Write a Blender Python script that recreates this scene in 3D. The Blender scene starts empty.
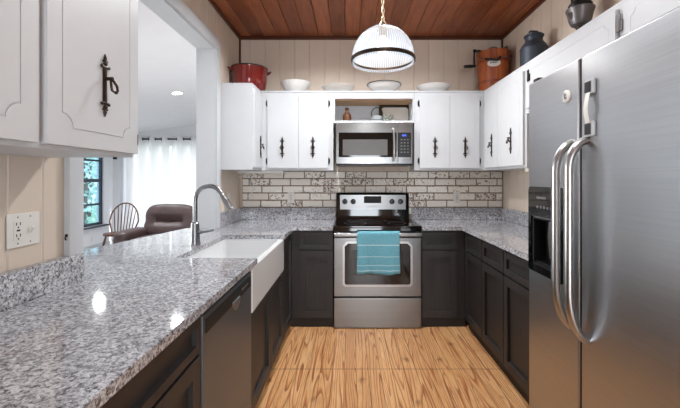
import bpy, bmesh, math, random
from mathutils import Matrix, Vector, noise
random.seed(7)
PI = math.pi
S = bpy.context.scene
C = S.collection

# ------------------------------------------------------------------ camera
cam_d = bpy.data.cameras.new('camera'); cam = bpy.data.objects.new('camera', cam_d); C.objects.link(cam)
cam.location = (0, 0, 1.33); cam.rotation_euler = (PI/2, 0, 0)
cam_d.sensor_width = 36; cam_d.sensor_fit = 'HORIZONTAL'
cam_d.lens = 365/680*36
cam_d.shift_x = -10/680; cam_d.shift_y = -25/680
cam_d.clip_start = 0.02; cam_d.clip_end = 200
S.camera = cam
# ------------------------------------------------------------------ world, lights, exposure
w = bpy.data.worlds.new('world'); S.world = w; w.use_nodes = True
bg = w.node_tree.nodes['Background']; bg.inputs[0].default_value = (.88, .95, 1, 1); bg.inputs[1].default_value = 2.2
S.view_settings.view_transform = 'Standard'; S.view_settings.look = 'None'
S.view_settings.gamma = 1; S.view_settings.use_curve_mapping = False
S.view_settings.exposure = 0.36

def area(name, loc, rot, sx, sy, watts, col=(1, 1, 1), spread=PI):
    d = bpy.data.lights.new(name, 'AREA'); d.shape = 'RECTANGLE'; d.size = sx; d.size_y = sy
    d.energy = watts; d.color = col; d.spread = spread
    o = bpy.data.objects.new(name, d); C.objects.link(o); o.location = loc; o.rotation_euler = rot
    return o
area('rear_window_daylight', (.38, -2.12, 1.10), (PI/2, 0, 0), .72, 2.0, 40, (.88, .94, 1))
area('lounge_side_fill', (-4.72, 2.9, 1.5), (PI/2, 0, -PI/2), 2.6, 1.5, 40, (1, .985, .97), math.radians(95))  # added fill aimed through the opening at the right wall; no window here
area('lounge_far_daylight', (-3.4, 7.75, 1.3), (-PI/2, 0, 0), 2.2, 1.9, 2.5, (1, .98, .96))
sun_d = bpy.data.lights.new('sun', 'SUN'); sun_d.energy = 6; sun_d.angle = .02; sun = bpy.data.objects.new('sun', sun_d); C.objects.link(sun)
sun.rotation_euler = Vector((-1, -.2, -1.3)).to_track_quat('-Z', 'Y').to_euler()
LIGHT_FILL_KITCHEN, LIGHT_CAN_LOUNGE, LIGHT_PENDANT = 14, 11, 1.5

# ------------------------------------------------------------------ material helpers
def lin(c): return tuple(((v/255)/12.92 if v/255 <= .04045 else ((v/255+.055)/1.055)**2.4) for v in c) + (1,)
class NT:
    def __init__(s, name):
        s.m = bpy.data.materials.new(name); s.m.use_nodes = True; s.t = s.m.node_tree; s.N = s.t.nodes; s.L = s.t.links
        s.b = s.N['Principled BSDF']; s.out = s.N['Material Output']
    def n(s, typ, **kw):
        x = s.N.new(typ)
        for k, v in kw.items():
            if k in x.inputs: s.set(x, k, v)
            else: setattr(x, k, v)
        return x
    def set(s, node, key, v):
        i = node.inputs[key]
        if hasattr(v, 'is_linked') or isinstance(v, bpy.types.NodeSocket): s.L.new(v, i)
        else: i.default_value = v
    def math(s, op, a, b=0.0):
        x = s.N.new('ShaderNodeMath'); x.operation = op; s.set(x, 0, a); s.set(x, 1, b); return x.outputs[0]
    def mix(s, f, a, b, mode='MIX'):
        x = s.N.new('ShaderNodeMix'); x.data_type = 'RGBA'; x.blend_type = mode
        s.set(x, 0, f); s.set(x, 6, a); s.set(x, 7, b); return x.outputs[2]
    def ramp(s, f, stops, interp='LINEAR'):
        x = s.N.new('ShaderNodeValToRGB'); x.color_ramp.interpolation = interp
        e = x.color_ramp.elements
        while len(e) < len(stops): e.new(.5)
        for k, (p, c) in enumerate(stops): e[k].position = p; e[k].color = c
        s.L.new(f, x.inputs[0]); return x.outputs[0]
    def coord(s, scale=(1, 1, 1), loc=(0, 0, 0), kind='Object', rot=(0, 0, 0)):
        tc = s.N.new('ShaderNodeTexCoord'); mp = s.N.new('ShaderNodeMapping')
        mp.inputs['Scale'].default_value = scale; mp.inputs['Location'].default_value = loc; mp.inputs['Rotation'].default_value = rot
        s.L.new(tc.outputs[kind], mp.inputs[0]); return mp.outputs[0]
    def noise(s, vec, scale, detail=2, rough=.5, dist=0):
        x = s.N.new('ShaderNodeTexNoise'); s.L.new(vec, x.inputs['Vector'])
        x.inputs['Scale'].default_value = scale; x.inputs['Detail'].default_value = detail
        x.inputs['Roughness'].default_value = rough; x.inputs['Distortion'].default_value = dist
        return x.outputs[0]
    def bump(s, h, strength=.2, dist=.01):
        x = s.N.new('ShaderNodeBump'); x.inputs['Strength'].default_value = strength; x.inputs['Distance'].default_value = dist
        s.L.new(h, x.inputs['Height']); s.L.new(x.outputs[0], s.b.inputs['Normal'])
    def p(s, **kw):
        for k, v in kw.items(): s.set(s.b, k.replace('_', ' '), v)
        return s

def plain(name, rgb, rough=.5, metal=0, var=.06, scale=6, spec=.5, coat=0, bump=0):
    t = NT(name); c = lin(rgb); n = t.noise(t.coord(), scale, 3)
    lo = tuple(v*(1-var) for v in c[:3])+(1,); hi = tuple(min(1, v*(1+var)) for v in c[:3])+(1,)
    t.p(Base_Color=t.ramp(n, [(.3, lo), (.7, hi)]), Roughness=rough, Metallic=metal)
    t.set(t.b, 'Specular IOR Level', spec); t.set(t.b, 'Coat Weight', coat)
    if bump: t.bump(t.noise(t.coord(), scale*12, 2), bump, .002)
    return t.m
def steel(name, rgb, rough, axis, rv=.08, bump=.03, aniso=0.0, met=1.0):
    t = NT(name); sc = [160, 160, 160]; sc[axis] = 1.2
    n = t.noise(t.coord(tuple(sc)), 1, 3, .6)
    c = lin(rgb); lo = tuple(v*.9 for v in c[:3])+(1,)
    t.p(Base_Color=t.ramp(n, [(.3, lo), (.7, c)]), Metallic=met)
    r = t.math('ADD', t.math('MULTIPLY', n, rv), rough-rv/2); t.set(t.b, 'Roughness', r)
    t.bump(n, bump, .001)
    if aniso:
        tg = t.N.new('ShaderNodeTangent'); tg.direction_type = 'RADIAL'; tg.axis = 'Z'; t.L.new(tg.outputs[0], t.b.inputs['Tangent'])
        t.set(t.b, 'Anisotropic', aniso); t.set(t.b, 'Anisotropic Rotation', .25)
    return t.m
def emit(name, rgb, strength):
    t = NT(name); t.p(Base_Color=lin(rgb)); t.set(t.b, 'Emission Color', lin(rgb)); t.set(t.b, 'Emission Strength', strength); return t.m

def granite():
    t = NT('speckled_granite'); v = t.coord()
    nz = t.N.new('ShaderNodeTexNoise'); t.L.new(v, nz.inputs['Vector']); nz.inputs['Scale'].default_value = 60
    add = t.N.new('ShaderNodeVectorMath'); add.operation = 'MULTIPLY_ADD'
    t.L.new(nz.outputs['Color'], add.inputs[0]); add.inputs[1].default_value = (.012,)*3; t.L.new(v, add.inputs[2])
    def vor(scale):
        x = t.N.new('ShaderNodeTexVoronoi'); x.inputs['Scale'].default_value = scale; t.L.new(add.outputs[0], x.inputs['Vector'])
        sp = t.N.new('ShaderNodeSeparateColor'); t.L.new(x.outputs['Color'], sp.inputs[0]); return sp.outputs[0]
    a = vor(125); b = vor(260)
    g = lambda x: lin((x, x, x+4))
    ca = t.ramp(a, [(0, g(38)), (.12, g(90)), (.26, g(146)), (.42, g(184)), (.70, g(224))], 'CONSTANT')
    cb = t.ramp(b, [(0, g(30)), (.14, g(104)), (.3, g(166)), (.55, g(214))], 'CONSTANT')
    cl = t.noise(v, 14, 3, .6)
    m = t.mix(.42, ca, cb)
    shade = t.ramp(cl, [(.3, (.74, .74, .76, 1)), (.7, (1.0, 1.0, 1.0, 1))])
    t.p(Base_Color=t.mix(1.0, m, shade, 'MULTIPLY'), Roughness=.075)
    t.set(t.b, 'Specular IOR Level', .55); t.set(t.b, 'Coat Weight', .25); t.set(t.b, 'Coat Roughness', .03)
    return t.m

def floor_mat():
    t = NT('heart_pine_boards')
    geo = t.N.new('ShaderNodeNewGeometry'); rnd = geo.outputs['Random Per Island']
    tc = t.N.new('ShaderNodeTexCoord'); sx = t.N.new('ShaderNodeSeparateXYZ'); t.L.new(tc.outputs['Object'], sx.inputs[0])
    x, y = sx.outputs[0], sx.outputs[1]
    cb = t.N.new('ShaderNodeCombineXYZ')
    t.L.new(t.math('ADD', x, t.math('MULTIPLY', rnd, 7.3)), cb.inputs[0])
    t.L.new(t.math('ADD', t.math('MULTIPLY', y, .055), t.math('MULTIPLY', rnd, 31.0)), cb.inputs[1])
    vec = cb.outputs[0]
    # growth rings: contour lines of a long soft noise give cathedral grain
    h = t.noise(vec, 8, 1.5, .4, .15)
    ph = t.math('FRACT', t.math('MULTIPLY', h, 19.0))
    fine = t.noise(vec, 120, 3, .6)
    base = t.ramp(rnd, [(0, lin((206, 158, 110))), (.35, lin((218, 172, 124))), (.7, lin((228, 184, 136))), (1, lin((198, 148, 100)))])
    grain = t.ramp(ph, [(.0, (1, 1, 1, 1)), (.58, lin((250, 238, 220))), (.82, lin((190, 130, 82))), (.93, lin((140, 84, 44))), (1.0, (1, 1, 1, 1))])
    c = t.mix(.80, base, grain, 'MULTIPLY')
    c = t.mix(.5, c, t.ramp(fine, [(.35, lin((200, 170, 140))), (.6, (1, 1, 1, 1))]), 'MULTIPLY')
    # knots
    vk = t.N.new('ShaderNodeTexVoronoi'); vk.inputs['Scale'].default_value = 1.0
    cb2 = t.N.new('ShaderNodeCombineXYZ'); t.L.new(t.math('MULTIPLY', x, 9.0), cb2.inputs[0]); t.L.new(t.math('MULTIPLY', y, 4.5), cb2.inputs[1])
    nk = t.N.new('ShaderNodeVectorMath'); nk.operation = 'ADD'; t.L.new(cb2.outputs[0], nk.inputs[0])
    nn = t.N.new('ShaderNodeTexNoise'); nn.inputs['Scale'].default_value = 9; t.L.new(tc.outputs['Object'], nn.inputs['Vector'])
    sc = t.N.new('ShaderNodeVectorMath'); sc.operation = 'SCALE'; sc.inputs['Scale'].default_value = .45; t.L.new(nn.outputs['Color'], sc.inputs[0])
    t.L.new(sc.outputs[0], nk.inputs[1]); t.L.new(nk.outputs[0], vk.inputs['Vector'])
    sp = t.N.new('ShaderNodeSeparateColor'); t.L.new(vk.outputs['Color'], sp.inputs[0])
    keep = t.math('LESS_THAN', sp.outputs[1], .45)
    kn = t.math('MULTIPLY', keep, t.math('SUBTRACT', 1.0, t.math('SMOOTH_MIN', 1.0, t.math('MULTIPLY', vk.outputs['Distance'], 4.6))))
    c = t.mix(t.math('MAXIMUM', 0.0, t.math('MULTIPLY', kn, 1.0)), c, lin((96, 48, 20)))
    # butt seam across the boards
    ln = t.math('LESS_THAN', t.math('ABSOLUTE', t.math('SUBTRACT', y, 2.555)), .006)
    c = t.mix(t.math('MULTIPLY', ln, t.math('MULTIPLY', t.noise(tc.outputs['Object'], 8, 2), .9)), c, lin((80, 50, 26)))
    t.p(Base_Color=c, Roughness=.34); t.bump(ph, .03, .002)
    return t.m

def ceil_mat():
    t = NT('stained_pine_ceiling')
    geo = t.N.new('ShaderNodeNewGeometry'); rnd = geo.outputs['Random Per Island']
    tc = t.N.new('ShaderNodeTexCoord'); sx = t.N.new('ShaderNodeSeparateXYZ'); t.L.new(tc.outputs['Object'], sx.inputs[0])
    cb = t.N.new('ShaderNodeCombineXYZ')
    t.L.new(t.math('ADD', sx.outputs[0], t.math('MULTIPLY', rnd, 9.0)), cb.inputs[0])
    t.L.new(t.math('ADD', t.math('MULTIPLY', sx.outputs[1], .12), t.math('MULTIPLY', rnd, 17.0)), cb.inputs[1])
    n = t.noise(cb.outputs[0], 26, 4, .6, .6)
    base = t.ramp(rnd, [(0, lin((122, 62, 32))), (.5, lin((148, 82, 46))), (1, lin((170, 100, 62)))])
    c = t.mix(.55, base, t.ramp(n, [(.32, lin((150, 105, 80))), (.6, (1, 1, 1, 1))]), 'MULTIPLY')
    vk = t.N.new('ShaderNodeTexVoronoi'); vk.inputs['Scale'].default_value = 4.0; t.L.new(tc.outputs['Object'], vk.inputs['Vector'])
    kn = t.math('LESS_THAN', vk.outputs['Distance'], .07)
    c = t.mix(t.math('MULTIPLY', kn, .6), c, lin((58, 26, 12)))
    t.p(Base_Color=c, Roughness=.38); t.bump(n, .06, .003)
    return t.m

def brick_mat():
    t = NT('whitewashed_brick')
    geo = t.N.new('ShaderNodeNewGeometry'); rnd = geo.outputs['Random Per Island']
    v = t.coord(); a = t.noise(v, 38, 4, .62); b = t.noise(v, 90, 3, .6)
    base = t.ramp(rnd, [(0, lin((236, 229, 219))), (.5, lin((250, 246, 238))), (1, lin((240, 232, 222)))])
    th = t.ramp(rnd, [(0, (.05,)*3+(1,)), (.4, (.15,)*3+(1,)), (.62, (.24,)*3+(1,)), (.82, (.42,)*3+(1,)), (1, (.52,)*3+(1,))])
    n2 = t.math('ADD', t.math('MULTIPLY', a, .55), t.math('MULTIPLY', b, .45))
    spot = t.math('LESS_THAN', n2, t.math('ADD', t.math('MULTIPLY', th, .32), .335))
    c = t.mix(t.math('MULTIPLY', spot, .86), base, t.ramp(b, [(.35, lin((70, 52, 46))), (.65, lin((128, 104, 92)))]))
    t.p(Base_Color=c, Roughness=.72); t.bump(n2, .45, .006)
    return t.m

def wood_mat(name, c1, c2, axis=2, rough=.4, scale=22):
    t = NT(name); sc = [1, 1, 1]; sc[axis] = .1
    n = t.noise(t.coord(tuple(sc)), scale, 4, .6, .8)
    t.p(Base_Color=t.ramp(n, [(.3, lin(c1)), (.7, lin(c2))]), Roughness=rough); t.bump(n, .08, .002)
    return t.m
def island_wood(name, c1, c2, rough=.45):
    t = NT(name); geo = t.N.new('ShaderNodeNewGeometry')
    n = t.noise(t.coord((1, 1, .12)), 40, 3, .6)
    b = t.ramp(geo.outputs['Random Per Island'], [(0, lin(c1)), (1, lin(c2))])
    t.p(Base_Color=t.mix(.5, b, t.ramp(n, [(.3, lin((150, 120, 100))), (.65, (1, 1, 1, 1))]), 'MULTIPLY'), Roughness=rough); return t.m

M = {}
M['granite'] = granite(); M['floor'] = floor_mat(); M['ceil'] = ceil_mat(); M['brick'] = brick_mat()
M['grout'] = plain('brown_grout', (146, 126, 108), .9, bump=.4, scale=14)
M['panel'] = plain('beige_panel_paint', (219, 204, 188), .5, var=.03, scale=3)
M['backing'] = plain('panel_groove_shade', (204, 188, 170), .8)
M['white'] = plain('white_cabinet_paint', (204, 206, 209), .36, var=.02, scale=4)
M['casing'] = plain('grey_white_trim_paint', (198, 201, 204), .4, var=.02)
M['wallwhite'] = plain('white_wall_paint', (232, 232, 234), .7, var=.015, bump=.03)
M['dark'] = wood_mat('charcoal_stained_wood', (38, 35, 35), (49, 46, 46), 2, .5, 30)
M['toe'] = plain('black_toe_kick', (30, 24, 21), .6)
M['cove'] = wood_mat('dark_cove_wood', (72, 34, 16), (96, 48, 24), 0, .4)
M['steel_h'] = steel('brushed_steel_horizontal', (136, 136, 136), .31, 0, aniso=.5)
M['steel_y'] = steel('brushed_steel_along_depth', (184, 186, 190), .32, 1, .08, .03)
M['steel_m'] = steel('microwave_steel', (150, 150, 150), .24, 0)
M['steel_dw'] = steel('brushed_steel_dark', (104, 108, 114), .38, 1, met=.6)
M['steel_v'] = steel('satin_steel', (182, 182, 182), .31, 2)
M['chrome'] = plain('polished_metal', (200, 200, 200), .14, 1, .03)
M['nickel'] = steel('brushed_nickel', (146, 147, 150), .26, 2)
M['black'] = plain('black_plastic', (16, 16, 17), .28, var=.1)
M['blackglass'] = plain('black_glass', (9, 9, 10), .06, var=.1, coat=.4)
M['darkglass'] = plain('brown_oven_glass', (44, 38, 34), .12, var=.1)
M['mwglass'] = plain('grey_microwave_screen', (82, 79, 77), .3, var=.05)
M['bodygrey'] = plain('dark_grey_appliance', (70, 71, 73), .5)
M['bronze'] = plain('antique_bronze', (62, 50, 42), .38, .85, .25, 60)
M['iron'] = plain('dark_iron', (34, 32, 31), .45, .6, .2, 40)
M['porcelain'] = plain('white_fireclay', (226, 227, 228), .12, var=.01, coat=.3)
M['enamel'] = plain('red_enamel', (112, 22, 16), .14, var=.1, coat=.5)
M['cream'] = plain('cream_stoneware', (236, 232, 224), .28, var=.03)
M['whiteware'] = plain('white_stoneware', (236, 235, 232), .25, var=.02)
M['darkrim'] = plain('dark_glazed_rim', (62, 56, 50), .3)
M['plate'] = plain('white_plastic', (232, 229, 222), .35, var=.01)
M['slotblack'] = plain('matte_black', (14, 14, 15), .55)
M['padgrey'] = plain('light_grey_plastic', (176, 178, 180), .35)
M['slot'] = plain('dark_slot', (60, 55, 50), .5)
M['galv'] = plain('blue_grey_galvanised', (60, 66, 76), .5, .45, .25, 18, bump=.2)
M['pewter'] = plain('grey_cast_metal', (112, 108, 108), .38, .6, .15, 22)
M['brownglass'] = plain('brown_glass', (92, 56, 34), .16, var=.2, scale=30)
M['bucket'] = island_wood('orange_wood_staves', (158, 76, 32), (192, 104, 52), .38)
M['leather'] = plain('brown_leather', (88, 70, 70), .46, var=.16, scale=9, bump=.25)
M['chairwood'] = wood_mat('reddish_chair_wood', (92, 58, 46), (118, 78, 62), 2, .4)
M['blueframe'] = plain('dark_blue_window_metal', (40, 52, 66), .45)
M['rodblack'] = plain('black_rod_metal', (28, 27, 27), .4, .5)
M['sprig'] = plain('grey_green_leaf', (112, 120, 108), .6, var=.2)
M['barkbrown'] = plain('tree_bark', (90, 74, 60), .8)
M['lettergrey'] = plain('grey_lettering', (116, 116, 118), .4)
M['brass'] = plain('pale_brass_chain', (196, 176, 138), .3, .9)
M['floor2'] = plain('pale_lounge_floor', (206, 204, 204), .5, var=.04)
M['bluelcd'] = emit('blue_clock_display', (70, 96, 220), 1.6)
M['bulb'] = emit('lit_bulb', (255, 246, 232), 4)
M['can'] = emit('lit_downlight', (255, 250, 244), 14)
def curtain_mat():
    t = NT('white_curtain_cloth'); t.p(Base_Color=lin((214, 213, 216)), Roughness=.8)
    tr = t.N.new('ShaderNodeBsdfTranslucent'); tr.inputs[0].default_value = lin((240, 238, 238))
    mx = t.N.new('ShaderNodeMixShader'); mx.inputs[0].default_value = .45
    t.L.new(t.b.outputs[0], mx.inputs[1]); t.L.new(tr.outputs[0], mx.inputs[2]); t.L.new(mx.outputs[0], t.out.inputs[0])
    t.bump(t.noise(t.coord((1, 1, .3)), 220, 2), .06, .002)
    return t.m
M['curtain'] = curtain_mat()
def shade_mat():
    t = NT('ribbed_prismatic_glass')
    tc = t.N.new('ShaderNodeTexCoord'); sx = t.N.new('ShaderNodeSeparateXYZ'); t.L.new(tc.outputs['Object'], sx.inputs[0])
    ang = t.math('ARCTAN2', sx.outputs[1], sx.outputs[0])
    rib = t.math('SINE', t.math('MULTIPLY', ang, 80.0))
    t.p(Base_Color=lin((236, 242, 250)), Roughness=.12); t.bump(rib, .5, .004)
    tl = t.N.new('ShaderNodeBsdfTranslucent'); tl.inputs[0].default_value = lin((240, 245, 252))
    tp = t.N.new('ShaderNodeBsdfTransparent'); tp.inputs[0].default_value = lin((236, 242, 250))
    m1 = t.N.new('ShaderNodeMixShader'); m1.inputs[0].default_value = .35
    t.L.new(t.b.outputs[0], m1.inputs[1]); t.L.new(tl.outputs[0], m1.inputs[2])
    m2 = t.N.new('ShaderNodeMixShader')
    f = t.math('ADD', t.math('MULTIPLY', rib, .10), .60); t.L.new(f, m2.inputs[0])
    t.L.new(m1.outputs[0], m2.inputs[1]); t.L.new(tp.outputs[0], m2.inputs[2]); t.L.new(m2.outputs[0], t.out.inputs[0])
    return t.m
M['shade'] = shade_mat()
def clear_glass(name, tint, f=.12):
    t = NT(name); t.p(Base_Color=lin(tint), Roughness=.03)
    tp = t.N.new('ShaderNodeBsdfTransparent'); tp.inputs[0].default_value = lin(tint)
    m2 = t.N.new('ShaderNodeMixShader'); m2.inputs[0].default_value = 1-f
    t.L.new(t.b.outputs[0], m2.inputs[1]); t.L.new(tp.outputs[0], m2.inputs[2]); t.L.new(m2.outputs[0], t.out.inputs[0]); return t.m
M['pane'] = clear_glass('window_glass', (214, 232, 244), .06)
M['jarglass'] = clear_glass('jar_glass', (200, 206, 206), .45)
def leaf_mat():
    t = NT('sunlit_leaves'); geo = t.N.new('ShaderNodeNewGeometry')
    c = t.ramp(geo.outputs['Random Per Island'], [(0, lin((150, 172, 160))), (.5, lin((205, 220, 212))), (1, lin((230, 240, 240)))])
    t.p(Base_Color=c, Roughness=.5)
    tr = t.N.new('ShaderNodeBsdfTranslucent'); t.L.new(c, tr.inputs[0])
    mx = t.N.new('ShaderNodeMixShader'); mx.inputs[0].default_value = .5
    t.L.new(t.b.outputs[0], mx.inputs[1]); t.L.new(tr.outputs[0], mx.inputs[2]); t.L.new(mx.outputs[0], t.out.inputs[0]); return t.m
M['leaf'] = leaf_mat()
def towel_mat():
    t = NT('teal_terry_towel'); tc = t.N.new('ShaderNodeTexCoord'); sx = t.N.new('ShaderNodeSeparateXYZ'); t.L.new(tc.outputs['Object'], sx.inputs[0])
    z = sx.outputs[2]; mask = None
    for zz, h in ((.755, .005), (.655, .0035), (.58, .0035), (.535, .004)):
        l = t.math('LESS_THAN', t.math('ABSOLUTE', t.math('SUBTRACT', z, zz)), h)
        mask = l if mask is None else t.math('MAXIMUM', mask, l)
    n = t.noise(t.coord(), 180, 3, .7)
    c = t.mix(t.math('MULTIPLY', mask, .55), t.ramp(n, [(.3, lin((82, 146, 164))), (.7, lin((124, 184, 200)))]), lin((206, 228, 232)))
    t.p(Base_Color=c, Roughness=.9); t.bump(n, .5, .004); return t.m
M['towel'] = towel_mat()

# ------------------------------------------------------------------ mesh builder
def frame(origin, u, wv):
    u = Vector(u); wv = Vector(wv); v = Vector((0, 0, 1)); m = Matrix.Identity(4)
    for i in range(3): m[i][0] = u[i]; m[i][1] = v[i]; m[i][2] = wv[i]; m[i][3] = origin[i]
    return m
class MB:
    def __init__(s, mat4=None): s.bm = bmesh.new(); s.M = mat4 or Matrix.Identity(4)
    def _v(s, co): return s.bm.verts.new(s.M @ Vector(co))
    def box(s, x0, x1, y0, y1, z0, z1, bev=0, seg=2):
        vs = [s._v((x, y, z)) for z in (z0, z1) for y in (y0, y1) for x in (x0, x1)]
        fs = [s.bm.faces.new([vs[i] for i in q]) for q in ((0, 2, 3, 1), (4, 5, 7, 6), (0, 1, 5, 4), (2, 6, 7, 3), (0, 4, 6, 2), (1, 3, 7, 5))]
        if bev:
            es = list({e for f in fs for e in f.edges})
            bmesh.ops.bevel(s.bm, geom=es, offset=bev, segments=seg, profile=.5, affect='EDGES')
        return s
    def prism(s, pts, a0, a1, axis=2, bev=0):
        """pts in the two remaining axes (cyclic order), extruded along axis"""
        def mk(p, a):
            c = [0, 0, 0]; o = [i for i in range(3) if i != axis]; c[o[0]] = p[0]; c[o[1]] = p[1]; c[axis] = a; return c
        lo = [s._v(mk(p, a0)) for p in pts]; hi = [s._v(mk(p, a1)) for p in pts]; n = len(pts)
        fs = [s.bm.faces.new(lo[::-1]), s.bm.faces.new(hi)]
        for i in range(n): fs.append(s.bm.faces.new((lo[i], lo[(i+1) % n], hi[(i+1) % n], hi[i])))
        if bev: bmesh.ops.bevel(s.bm, geom=[e for e in fs[1].edges], offset=bev, segments=2, profile=.5, affect='EDGES')
        return s
    def ring(s, outer, inner, a0, a1):
        """flat plate with a hole in the uv plane, extruded along w"""
        def loop(pts): 
            vs = [s._v((p[0], p[1], a1)) for p in pts]; return vs, [s.bm.edges.new((vs[i], vs[(i+1) % len(vs)])) for i in range(len(vs))]
        ov, oe = loop(outer); iv, ie = loop(inner)
        r = bmesh.ops.triangle_fill(s.bm, use_beauty=True, use_dissolve=False, edges=oe+ie)
        d = s.M.to_3x3() @ Vector((0, 0, a0-a1))
        for vs in (ov, iv):
            lo = [s.bm.verts.new(v.co + d) for v in vs]; n = len(vs)
            for i in range(n): s.bm.faces.new((vs[i], vs[(i+1) % n], lo[(i+1) % n], lo[i]))
        return s
    def lathe(s, prof, c=(0, 0, 0), seg=32, axis=2, rib=0, ribn=0, cap=True):
        rings = []
        o = [i for i in range(3) if i != axis]
        for r, h in prof:
            ring = []
            for k in range(seg):
                a = 2*PI*k/seg; rr = r*(1+rib*math.cos(ribn*a)) if rib else r
                p = [c[0], c[1], c[2]]; p[o[0]] += rr*math.cos(a); p[o[1]] += rr*math.sin(a); p[axis] += h
                ring.append(s._v(p))
            rings.append(ring)
        for a, b in zip(rings, rings[1:]):
            for k in range(seg): s.bm.faces.new((a[k], a[(k+1) % seg], b[(k+1) % seg], b[k]))
        if cap:
            if prof[0][0] > 1e-4: s.bm.faces.new(rings[0][::-1])
            if prof[-1][0] > 1e-4: s.bm.faces.new(rings[-1])
        return s
    def tube(s, path, r, seg=10, closed=False, flat=None):
        P = [Vector(p) for p in path]; n = len(P); rings = []
        R = r if isinstance(r, (list, tuple)) else [r]*n
        up = None
        for i in range(n):
            a = P[(i-1) % n] if (closed or i > 0) else P[i]; b = P[(i+1) % n] if (closed or i < n-1) else P[i]
            t = (b-a).normalized()
            if up is None:
                up = Vector((0, 0, 1)) if abs(t.z) < .9 else Vector((1, 0, 0))
            u = (up - t*up.dot(t)).normalized(); v = t.cross(u); up = u
            f = flat or (1, 1)
            rings.append([s._v(P[i] + u*(R[i]*f[0]*math.cos(2*PI*k/seg)) + v*(R[i]*f[1]*math.sin(2*PI*k/seg))) for k in range(seg)])
        m = n if closed else n-1
        for i in range(m):
            a, b = rings[i], rings[(i+1) % n]
            for k in range(seg): s.bm.faces.new((a[k], a[(k+1) % seg], b[(k+1) % seg], b[k]))
        if not closed: s.bm.faces.new(rings[0][::-1]); s.bm.faces.new(rings[-1])
        return s
    def ball(s, c, r, sc=(1, 1, 1), seg=14):
        prof = [(0.0001, -1)] + [(math.cos(a), math.sin(a)) for a in [(-PI/2 + PI*k/8) for k in range(1, 8)]] + [(0.0001, 1)]
        rings = []
        for rr, h in prof: rings.append([s._v((c[0]+r*sc[0]*rr*math.cos(2*PI*k/seg), c[1]+r*sc[1]*rr*math.sin(2*PI*k/seg), c[2]+r*sc[2]*h)) for k in range(seg)])
        for a, b in zip(rings, rings[1:]):
            for k in range(seg): s.bm.faces.new((a[k], a[(k+1) % seg], b[(k+1) % seg], b[k]))
        s.bm.faces.new(rings[0][::-1]); s.bm.faces.new(rings[-1])
        return s
    def grid(s, fn, nu, nv):
        vs = [[s._v(fn(i/nu, j/nv)) for j in range(nv+1)] for i in range(nu+1)]
        for i in range(nu):
            for j in range(nv): s.bm.faces.new((vs[i][j], vs[i+1][j], vs[i+1][j+1], vs[i][j+1]))
        return s

def link(name, mb, mat, parent=None, smooth=35, mods=()):
    bm = mb.bm; bmesh.ops.recalc_face_normals(bm, faces=bm.faces)
    root = parent
    off = Vector((0, 0, 0))
    while root is not None: off += root.location; root = root.parent
    if parent is not None and not parent.get('_local'): bmesh.ops.translate(bm, verts=bm.verts, vec=-off)
    me = bpy.data.meshes.new(name); bm.to_mesh(me); bm.free()
    me.materials.append(mat); me.shade_smooth(); me.set_sharp_from_angle(angle=math.radians(smooth))
    o = bpy.data.objects.new(name, me); C.objects.link(o)
    if parent is not None:
        o.parent = parent
        if parent.get('_local'): o['_local'] = 1
    if smooth <= 35: mods = list(mods)+[('WEIGHTED_NORMAL', dict(keep_sharp=True))]
    for k, kw in mods:
        m = o.modifiers.new(k.lower(), k)
        for a, b in kw.items(): setattr(m, a, b)
    return o
def tag(o, label, cat, group=None):
    o['label'] = label; o['category'] = cat
    if group: o['group'] = group
    return o
def thing(name, label, cat, loc=(0, 0, 0), rotz=0, group=None, local=False):
    o = bpy.data.objects.new(name, None); C.objects.link(o); o.location = loc; o.rotation_euler = (0, 0, rotz); o.empty_display_size = .1
    if local or rotz: o['_local'] = 1
    return tag(o, label, cat, group)
def struct(name, mb, mat, parent=None, smooth=35):
    o = link(name, mb, mat, parent, smooth)
    if parent is None: o['kind'] = 'structure'
    return o
def dup(root, loc, rotz=0, label=None, group=None):
    r = root.copy(); C.objects.link(r); r.location = loc; r.rotation_euler = (0, 0, rotz)
    if label: r['label'] = label
    if group: r['group'] = group
    for ch in list(root.children):
        c = ch.copy(); C.objects.link(c); c.parent = r
        for g in list(ch.children):
            d = g.copy(); C.objects.link(d); d.parent = c
    return r
def cut(o, mb):
    c = link('cutter', mb, M['black'])
    bpy.context.view_layer.update()
    c.matrix_world = o.matrix_world @ c.matrix_world if False else c.matrix_world
    o.modifiers.clear(); c.modifiers.clear(); m = o.modifiers.new('cut', 'BOOLEAN'); m.operation = 'DIFFERENCE'; m.object = c; m.solver = 'EXACT'
    bpy.context.view_layer.update()
    dg = bpy.context.evaluated_depsgraph_get()
    me = bpy.data.meshes.new_from_object(o.evaluated_get(dg)); o.modifiers.clear(); o.data = me; o.modifiers.new('weighted', 'WEIGHTED_NORMAL').keep_sharp = True
    bpy.data.objects.remove(c)
    me.shade_smooth(); me.set_sharp_from_angle(angle=math.radians(35))
def rrect(u0, u1, v0, v1, r, n=5):
    pts = []
    for cx, cy, a0 in ((u1-r, v0+r, -90), (u1-r, v1-r, 0), (u0+r, v1-r, 90), (u0+r, v0+r, 180)):
        for k in range(n+1):
            a = math.radians(a0+90*k/n); pts.append((cx+r*math.cos(a), cy+r*math.sin(a)))
    return pts

# ------------------------------------------------------------------ room measures
XL, XR, YB, ZC = -1.167, 1.61, 3.85, 2.83
YR = -2.2                       # rear wall
OY0, OY1, OZ = 1.56, 3.14, 2.46  # pass-through opening
CT, CB = .904, .873             # counter top and underside

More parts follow.
